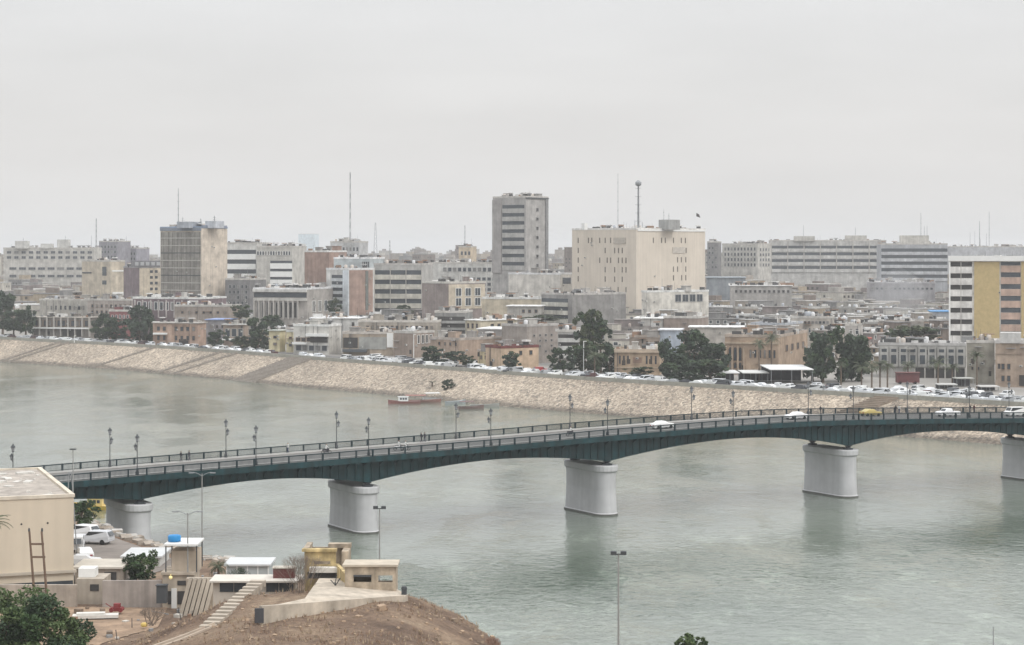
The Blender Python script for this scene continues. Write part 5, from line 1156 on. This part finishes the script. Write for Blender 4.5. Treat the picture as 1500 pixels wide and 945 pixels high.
# terrace with dark glazing
d = 214; r = thing('terrace_building','low pavilion under a pale terrace roof with dark windows, dug into the hill','building',(px(312,d),d,pz(872,d)))
q = lambda x: px(x,d)-px(312,d); Z = lambda y: pz(y,d)-pz(872,d)
m = MB(); m.box(0,q(432),0,3.4,-4,Z(852)); m.build('wall', mat('pavilion render',(.48,.43,.37),.95,.12,.5,.15), r)
m = MB(); m.box(-.3,q(440),-.7,3.6,Z(852)+.003,Z(849.5)); m.build('terrace_roof', mat('pale terrace',(.58,.54,.48),.9,.12,.5), r)
for a,b_ in ((322,342),(343,366),(390,408),(409,430)): m = MB(); m.box(q(a),q(b_),-.07,.1,Z(867),Z(854)); m.build('window', GLASS, r)
# stairs
r = thing('hill_stairs','long pale concrete staircase climbing the brown hill to the terrace','stairs',(-31.5,181,0)); A = Vector((-28.2,190,13.0)); Bv = Vector((-25.7,207,14.4)); nst = 14
dv = (Bv-A); an = math.atan2(dv.y,dv.x)-math.pi/2
for k in range(nst):
    p = A.lerp(Bv,k/(nst-1)); m = MB(); m.box(-.75,.75,-.38,.38,-.5,.12); m.build('step', mat('worn step concrete',(.42,.365,.30),.95,.15,.6), r, tuple(p-Vector((-31.5,181,0))), an)
m = MB()
pp = [Vector((x_,y_,hz(x_,y_)-.1)) for x_,y_ in ((-27.6,189.2),(-30.5,187.6),(-33.5,186.2),(-37,184),(-41,181))]
for a,b_ in zip(pp,pp[1:]):
    for o_ in (-1.1,1.1):
        a2 = a+Vector((0,o_,0)); b2 = b_+Vector((0,o_,0)); m.add([a2+Vector((0,-.2,.4)),a2+Vector((0,.2,.4)),b2+Vector((0,.2,.4)),b2+Vector((0,-.2,.4)),a2+Vector((0,-.2,-1)),a2+Vector((0,.2,-1)),b2+Vector((0,.2,-1)),b2+Vector((0,-.2,-1))], [(0,1,2,3),(4,5,1,0),(5,6,2,1),(6,7,3,2),(7,4,0,3)])
tag(m.build('path_kerb', mat('pale kerb',(.48,.40,.32),.95,.15,.6)), 'pair of pale kerbs edging the path at the foot of the hill staircase', 'kerb')
# long slab beam on the hill edge: from (384,905) to (595,872)
SLABM = mat('dusty slab concrete',(.47,.41,.335),.95,.25,.5,.2,detail=9)
r = thing('viewing_platform','long wedge-shaped concrete platform along the brow of the brown hill','platform',(0,0,0))
a = P(384,895,183); b_ = P(592,874,196); c2 = P(470,866,203); e_ = P(575,862,206)
m = MB(); zt0, zt1 = a.z, b_.z
top = [Vector((a.x,a.y,zt0)), Vector((b_.x,b_.y,zt1)), Vector((b_.x+.3,b_.y+1.2,zt1)), Vector((-14,207,zt1)), Vector((-19.5,207,zt1)), Vector((a.x+3.2,a.y+6,zt0+.1)), Vector((a.x-.6,a.y+1.0,zt0))]
bot = [v - Vector((0,0,4.0)) for v in top]; n = len(top)
m.add(top+bot, [list(range(n))]+[[i,n+i,n+(i+1)%n,(i+1)%n] for i in range(n)]); m.build('slab', SLABM, r)
m = MB(); dv = (b_-a).normalized(); nn_ = Vector((-dv.y,dv.x,0))
for s0,s1,hh in ((0,1,.42),):
    p0, p1 = a+Vector((0,0,.0)), b_; m.add([p0,p1,p1+nn_*.4,p0+nn_*.4,p0+Vector((0,0,hh)),p1+Vector((0,0,.12)),p1+nn_*.4+Vector((0,0,.12)),p0+nn_*.4+Vector((0,0,hh))], [(4,5,6,7),(0,1,5,4),(3,2,6,7),(0,3,7,4),(1,2,6,5)])
m.build('edge_curb', SLABM, r)
m = MB(); m.box(-.05,.75,-.12,.1,-1.05,.25); m.build('dark_end_face', mat('dark end panel',(.07,.07,.075),.7,.1,1), r, (a.x-.6,a.y-.05,a.z), 0)
# yellow ruin
YELO = mat('peeling yellow paint',(.46,.355,.18),.9,.42,.9,.4,detail=10); PLAS = mat('stained plaster',(.40,.33,.25),.95,.38,.8,.4,detail=10)
d = 209; r = thing('yellow_ruin','roofless peeling yellow concrete room left of the square ruin on the hill','ruin',(px(444,d),d,pz(850,d)))
q = lambda x: px(x,d)-px(444,d); Z = lambda y: pz(y,d)-pz(850,d)
m = MB(); t_ = .35
m.box(q(446),q(460),0,t_,-5,Z(808)); m.box(q(460),q(484),0,t_,Z(822)+.0,Z(808)); m.box(q(484),q(492),0,t_,-5,Z(806)); m.box(q(460),q(484),0,t_,-5,Z(827)); m.box(q(446)-.25,q(492)+.1,-.25,t_+.2,Z(808)+.003,Z(804)); m.build('front_wall', YELO, r)
m = MB(); m.box(q(446),q(446)+t_,t_,5,-5,Z(808)); m.box(q(446)-.2,q(446)+t_,t_,5.2,Z(808)+.003,Z(804.5)); m.box(q(446),q(508),5,5+t_,-5,Z(812)); m.box(q(498),q(508),2,5,-5,Z(812)); m.box(q(475),q(509),4.4,5.5,Z(812)+.003,Z(806)); m.build('back_wall', PLAS, r)
m = MB(); m.box(q(455),q(500),-1.4,-.3,Z(836),Z(829)); m.build('white_parapet', mat('white plaster',(.58,.55,.50),.9,.12,.6), r); m = MB(); m.box(q(452),q(494),-1.1,-.4,Z(845),Z(836)-.003); m.build('dark_void', SHADE, r)
m = MB(); dd = [(q(492),-.3),(q(492)+.35,-.3),(q(512)+.35,-6.5),(q(512),-6.5)]; m.prism(dd, -3.5, Z(828)+.2); m.build('link_wall', YELO, r)
# square ruin
d = 199; r = thing('square_ruin','square tan concrete ruin with slot windows at the tip of the hill platform','ruin',(px(505,d),d,pz(876,d)))
q = lambda x: px(x,d)-px(505,d); Z = lambda y: pz(y,d)-pz(876,d); x0_,x1_ = 0,q(580); zt = Z(830); 
m = MB(); zb, zl, zh = -3, Z(853), Z(843)
m.box(0,x1_,0,.35,zb,zl); m.box(0,q(518),0,.35,zl,zh); m.box(q(544),q(554),0,.35,zl,zh); m.box(q(575),x1_,0,.35,zl,zh); m.box(0,x1_,0,.35,zh,zt); m.build('front_wall', PLAS, r)
m = MB(); m.box(0,.35,.35,3,zb,zt); m.build('left_wall', YELO, r)
m = MB(); m.box(x1_-.35,x1_,.35,3,zb,zt); m.box(.35,x1_-.35,2.65,3,zb,zl-.3); m.box(.35,q(550),2.65,3,zl-.3,zt); m.build('back_wall', PLAS, r)
m = MB(); m.box(-.2,x1_+.2,-.2,3.2,zt+.003,zt+.2); m.build('roof_slab', mat('coping',(.47,.41,.33),.9,.15,.6), r)
m = MB(); m.box(q(518),q(544),-.1,.02,Z(845),Z(843)+.05); m.build('lintel', DARK, r)
m = MB(); m.box(0,.5,0,.5,0,.55); m.lathe([(.25,.55),(.3,.75),(.2,.95)],8,0,(.25,.25,0)); tag(m.build('floodlight', DARK, None, (px(588,197),197,pz(874,197))), 'black floodlight at the right tip of the hill platform', 'floodlight')
m = MB(); m.tube((0,0,0),(0,0,1.3),.06); m.tube((0,0,.9),(.5,0,1.7),.05); m.tube((0,0,1.0),(-.45,0,1.5),.05); m.tube((0,0,1.2),(.15,.1,2.0),.04); m.box(-.3,.3,-.3,.3,-.1,.08)
tag(m.build('twisted_post', DARK, None, (px(491,200),200,pz(872,200))), 'small twisted metal post on the platform in front of the square ruin', 'post')

# near cars
def ncar(kind, colr, x, yb, z, rz, label, cat='car'):
    d = (HC-z)*F/(yb-HY); c = make_car(kind, colr, 'parked_car', label, cat); c.location = (px(x,d), d, z); c.rotation_euler = (0,0,rz)
ncar('suv',(.74,.74,.74),121,787,8.5,R(150),'white car parked against the beige hall, farthest up the yard')
ncar('suv',(.55,.56,.58),140,796,8.5,R(165),'pale silver off-roader parked on the yard road beside the first bridge pier')
ncar('sedan',(.72,.73,.73),124,818,8.5,R(110),'white saloon parked by the corner of the beige hall')
ncar('van',(.66,.66,.66),113,806,8.5,R(100),'white van half hidden by the beige hall')
ncar('sedan',(.6,.6,.6),122,829,8.5,R(10),'off-white saloon nearest to the flat-roofed shed')
# rubble along the near shore
rs = random.Random(12); m = MB()
for i in range(300):
    t = rs.random(); X = -64+ (64-30)*t; Y = interp(SH, X)+rs.uniform(-2.5,1.5); s = rs.uniform(.2,.8); Mx = Matrix.Translation((X,Y,hz(X,Y))) @ Matrix.Rotation(rs.uniform(0,3),4,'Z') @ Matrix.Rotation(rs.uniform(-.4,.4),4,'X'); m.box(-s,s,-s*.7,s*.7,-.2,s*.6,rs.randrange(2),Mx)
tag(m.build('shore_rubble', [CONC, OLDC]), 'broken concrete rubble along the near shore beside the first pier', 'rubble', kind='stuff')
m = MB()
for i in range(60):
    X, Y = -49+rs.gauss(0,2.6), 216+rs.gauss(0,2.2); s = rs.uniform(.08,.4); Mx = Matrix.Translation((X,Y,hz(X,Y)+.1)) @ Matrix.Rotation(rs.uniform(0,3),4,'Z'); m.box(-s,s,-s*.6,s*.6,-.2,s*.5,0,Mx)
tag(m.build('yard_rubble', mat('sand coloured rubble',(.45,.35,.26),.9,.2,1)), 'heap of broken blocks on the sandy yard', 'rubble', kind='stuff')
rs = random.Random(31); yj = MB()
for i in range(170):
    X, Y = rs.choice([(rs.uniform(-56,-36), rs.uniform(206,226)), (rs.uniform(-57,-44), rs.uniform(228,262)), (rs.uniform(-36,-22), rs.uniform(214,222)), (rs.uniform(-40,-28), rs.uniform(236,252))])
    if -51 < X < -41 and Y < 224 and rs.random() < .6: continue
    Mx = Matrix.Translation((X,Y,hz(X,Y))) @ Matrix.Rotation(rs.uniform(0,3),4,'Z'); k = rs.random(); mi = rs.choice([0,0,1,2,3,4])
    if k < .5: q_ = rs.uniform(.1,.45); yj.box(-q_,q_,-q_*.7,q_*.7,-.1,q_*rs.uniform(.4,1.6),mi,Mx)
    elif k < .75: yj.box(-rs.uniform(.5,1.6),rs.uniform(.5,1.6),-.06,.06,.0,.1,mi,Mx)
    elif k < .9: yj.tube((X,Y,hz(X,Y)-.1),(X+rs.uniform(-.2,.2),Y,hz(X,Y)+rs.uniform(.5,1.6)),.05,.04,4,2)
    else: yj.lathe([(.28,0),(.3,.05),(.3,.8),(.25,.85)],8,rs.choice([1,3,4]),(X,Y,hz(X,Y)))
tag(yj.build('yard_junk', [mat('pale junk',(.50,.47,.42),.8,.2,1), mat('grey junk',(.25,.25,.25),.8,.2,1), mat('dark junk',(.07,.07,.07),.9,.2,1), mat('rusty junk',(.26,.17,.12),.9,.2,1), mat('brown junk',(.20,.15,.11),.8,.2,1)]), 'scattered junk, planks and drums lying about the near yard', 'junk', kind='stuff')
# weather marks, pipes and cables of the hall
# bits in the yard
m = MB(); m.box(-.6,.6,-.4,.4,.1,.5); m.box(-.3,.4,-.3,.3,.5,.9); m.tube((-.6,0,.5),(-1.2,0,.9),.05); m.tube((-.5,-.55,.25),(-.5,.55,.25),.25,n=10); m.tube((.5,-.55,.25),(.5,.55,.25),.25,n=10)
tag(m.build('red_machine', mat('red machine paint',(.20,.035,.035),.5,.15,1), None, (px(171,222),222,8.7)), 'small red machine on wheels beside the grey yard wall','machine')
m = MB(); m.lathe([(.3,0),(.34,.05),(.34,.3),(.2,.4)],10)
tag(m.build('yellow_drum', mat('yellow plastic',(.55,.40,.12),.5,.1,1), None, (px(211,213),213,8.75)), 'small low yellow drum lying on the sandy yard','drum')
m = MB(); m.box(-2.4,2.4,-.6,.6,0,.35); m.box(-2.0,1.0,-.4,.5,.36,.55)
tag(m.build('white_slabs', mat('white boards',(.6,.58,.54),.8,.15,1), None, (px(140,219),219,8.6), .15), 'stack of pale boards on the ground below the blockwork hut','boards')
# H-frame pole
d = 215; base = hz(px(55,d),d); r = thing('pole_frame','brown ladder-like twin pole frame standing before the beige hall','utility pole',(px(55,d),d,base)); q = lambda x: px(x,d)-px(55,d); Z = lambda y: pz(y,d)-base
BW_ = mat('brown pole',(.16,.11,.08),.9,.2,1)
for a,b_ in ((54,43),(72,61)): m = MB(); m.tube((q(a),0,0),(q(b_),0,Z(778)),.16,.11,6); m.build('pole', BW_, r)
for y in (797,816): 
    f = (885-y)/107; m = MB(); m.box(q(54-11*f)-.1,q(72-11*f)+.1,-.08,.08,Z(y)-.1,Z(y)+.1); m.build('crossbar', BW_, r)
for x in (42,61): m = MB(); m.lathe([(.09,0),(.12,.2),(.06,.4)],8,0,(q(x+.6),0,Z(779))); m.build('insulator', DARK, r)

# lamp posts on the near bank
def lamp_post(x, ytop, d, base, label, kind):
    X = px(x,d); h = pz(ytop,d)-base; r = thing('lamp_post', label, 'street lamp', (X,d,base))
    m = MB(); m.tube((0,0,-.5),(0,0,h),.11,.06,8); m.build('pole', mat('grey lamp pole',(.27,.27,.26),.6,.1,1), r)
    if kind == 'curve':
        for s in (-1,1):
            m = MB(); pr_ = (0,0,h-.3)
            for k in range(1,6): p_ = (s*1.1*k/5,0,h-.3+.45*math.sin(k/5*1.6)); m.tube(pr_,p_,.04); pr_ = p_
            m.build('arm', STEEL, r); m = MB(); m.box(s*1.1-.1,s*1.1+.1+.0,-.12,.12,h+.07,h+.2); m.box(min(s*1.1,s*1.7),max(s*1.1,s*1.7),-.13,.13,h+.05,h+.17); m.build('lamp_head', STEEL, r)
    elif kind == 'flood':
        m = MB(); m.box(-.5,.5,-.05,.05,h-.05,h+.05); m.build('arm', DARK, r)
        for s in (-1,1): m = MB(); m.box(s*.45-.26,s*.45+.26,-.22,.25,h-.05,h+.28); m.build('lamp_head', DARK, r)
    elif kind == 'single':
        m = MB(); m.box(-.45,.45,-.15,.15,h,h+.18); m.build('lamp_head', DARK, r)
lamp_post(275,751,226,8.4,'slim lamp post with two curved arms rising beside the guard tower','curve')
lamp_post(296,694,262,8.2,'tallest bare lamp post, its two heads before the bridge girder','curve')
lamp_post(556,745,232,7.0,'lamp post with two dark floodlights behind the square ruin','flood')
lamp_post(906,812,186,8.2,'lamp post with two dark floodlights alone before the open water','flood')
lamp_post(107,659,290,8.2,'lamp post behind the roof of the beige hall','single')
m = MB(); m.tube((0,0,-.5),(0,0,pz(918,182)-8.2),.05,.04,6); tag(m.build('thin_pole', STEEL, None, (px(1455,182),182,8.2)), 'thin pole tip at the bottom right of the picture','pole')
# A-frame by the bridge
d = 262; r = thing('a_frame','grey steel A-frame behind the roof corner of the beige hall','frame',(px(103,d),d,8.3)); zt = pz(693,d)-8.3
for s in (-1,1): m = MB(); m.tube((s*.9,0,0),(s*.15,0,zt),.07); m.build('leg', STEEL, r)
m = MB(); m.box(-.3,.3,-.06,.06,zt-.1,zt+.1); m.build('crossbar', STEEL, r)

# near vegetation
def near_bush(x, d, rad, h, top_y, label, seed, nl, leaf, mats, name='leafy_tree'):
    zt = pz(top_y,d); base = hz(px(x,d),d); r = thing(name, label, 'tree', (px(x,d),d,base)); cz = zt-h/2-base
    link('trunk', trunk_mesh(max(.6,cz), .25, seed, h*.5), r); link('crown', crown_mesh(seed, rad, h, 46, nl, leaf, mats), r, (0,0,cz))
NL = [mat('near dark leaves',(.028,.050,.022),.7,.35,1.5), mat('near green leaves',(.045,.080,.030),.7,.3,1.5), mat('near light leaves',(.075,.11,.04),.7,.3,1.5)]
near_bush(50,172,5.0,7.0,878,'large leafy green tree crown at the bottom left corner',61,26000,.16,NL)
near_bush(-5,168,3.6,6,885,'leafy green crown at the left edge, behind the large crown',62,12000,.16,NL)
near_bush(205,244,1.9,3.2,810,'dark bush in front of the white sheet-roofed shed',63,3500,.16,NL,'dark_bush')
near_bush(118,288,2.0,3.6,736,'dark bush between the beige hall and the first bridge pier',64,3000,.18,NL,'dark_bush')
near_bush(1012,181,1.2,2.2,932,'small green bush top at the bottom of the picture, before the water',65,4000,.12,[NL[1],NL[2],NL[2]],'green_bush')
palm(320,822,232,34,'small palm beside the guard tower',21,8.4,'near bank palms',.14)
palm(-16,752,190,70,'palm at the left edge whose frond tips hang before the beige hall',22,8.4,'near bank palms',.2)
# bare shrubs
def bare_shrub(x, yb, d, h, w_, label, seed, nb_=70, m_=None):
    rs = random.Random(seed); base = P(x,yb,d); m = MB()
    def br(p, dr, l, r_, dep):
        q = p+dr*l; m.tube(p,q,r_,r_*.6,3)
        if dep:
            for _ in range(3): br(q, (dr+Vector((rs.gauss(0,.35),rs.gauss(0,.35),rs.gauss(.05,.2)))).normalized(), l*.72, r_*.6, dep-1)
    for i in range(nb_): br(Vector((rs.gauss(0,.25),rs.gauss(0,.25),-.3)), Vector((rs.gauss(0,w_),rs.gauss(0,w_),1)).normalized(), h*.36, .03, 3)
    tag(m.build('bare_shrub', m_ or mat('dry twigs',(.20,.16,.13),.95,.2,2), None, tuple(base)), label, 'shrub')
bare_shrub(441,876,200,5.0,.3,'tall bare grey shrub left of the yellow ruin',5,26)
bare_shrub(350,846,224,1.5,.6,'low dark shrub on the terrace by the palm',6,24,NL[0])
bare_shrub(722,944,188,1.0,.6,'dry reddish scrub on the right foot of the hill',7,20,mat('dry reddish twigs',(.25,.15,.11),.95,.2,2))
bare_shrub(60*3.7,912,200,2.0,.5,'low bare shrub at the left foot of the hill',8,20)
# dry scrub over the hill
rs = random.Random(77); m = MB()
for i in range(5200):
    X, Y = rs.uniform(-42,6), rs.uniform(162,205); 
    if noise.noise(Vector((X*.12,Y*.12,9))) < -.15: continue
    if -33.5 < X < -24 and abs((X-A.x)-(Bv.x-A.x)*(Y-A.y)/(Bv.y-A.y)) < 1.6: continue
    z = hz(X,Y); 
    if z < 9.2: continue
    k = rs.randrange(2)
    for j in range(4):
        a_ = rs.uniform(0,6.28); l = rs.uniform(.12,.42); dx, dy = math.cos(a_)*l*.6, math.sin(a_)*l*.6; m.add([(X-dy*.15,Y+dx*.15,z-.05),(X+dy*.15,Y-dx*.15,z-.05),(X+dx,Y+dy,z+l)], [(0,1,2)], k)
tag(m.build('dry_scrub', [mat('dry grass',(.26,.17,.11),.95,.25,1), mat('pale dry grass',(.36,.28,.19),.95,.25,1)]), 'dry brown scrub and grass covering the near hill', 'scrub', kind='stuff')

m = MB(); m.lathe([(1,0),(6,3),(11,9),(13,16),(9,23),(2,27)],14)
sm_ = bpy.data.materials.new('smoke'); sm_.use_nodes = True; sn = sm_.node_tree; sn.nodes.clear(); so_ = sn.nodes.new('ShaderNodeOutputMaterial'); sv = sn.nodes.new('ShaderNodeVolumePrincipled')
sv.inputs['Color'].default_value = (.97,.98,1,1); sv.inputs['Density'].default_value = 0.012; sn.links.new(sv.outputs[0], so_.inputs['Volume'])
tag(m.build('smoke', sm_, None, (px(1316,900),900,GZ+4)), 'faint pale smoke drifting over the roofs left of the ochre block', 'smoke', kind='stuff')
m = MB(); rs = random.Random(41)
for i in range(900):
    X, Y = rs.uniform(-44,4), rs.uniform(165,212)
    if -34 < X < -6 and Y > 196 and X > -24: continue
    s_ = rs.uniform(.05,.16)*(3 if rs.random() < .04 else 1.2); Mx = Matrix.Translation((X,Y,hz(X,Y))) @ Matrix.Rotation(rs.uniform(0,3),4,'Z') @ Matrix.Rotation(rs.uniform(-.5,.5),4,'X'); m.box(-s_,s_,-s_*.7,s_*.7,-.1,s_*.8,rs.randrange(2),Mx)
tag(m.build('hill_stones', [mat('tan stones',(.36,.26,.18),.9,.2,1), mat('brown stones',(.24,.18,.13),.9,.2,1)]), 'loose stones scattered over the brown near hill', 'stones', kind='stuff')
# ================================================================== HAZE
m = MB(); m.box(-16000,26000,-300,25000,-3.5,132)
hm = bpy.data.materials.new('haze'); hm.use_nodes = True; hn = hm.node_tree; hn.nodes.clear()
ho = hn.nodes.new('ShaderNodeOutputMaterial'); hv = hn.nodes.new('ShaderNodeVolumePrincipled'); hv.inputs['Color'].default_value = (.99,.995,1.0,1); hv.inputs['Density'].default_value = 0.00014; hv.inputs['Anisotropy'].default_value = 0.0
hn.links.new(hv.outputs[0], ho.inputs['Volume'])
tag(m.build('haze', hm), 'thin grey winter haze over the river and the town', 'haze', kind='stuff')
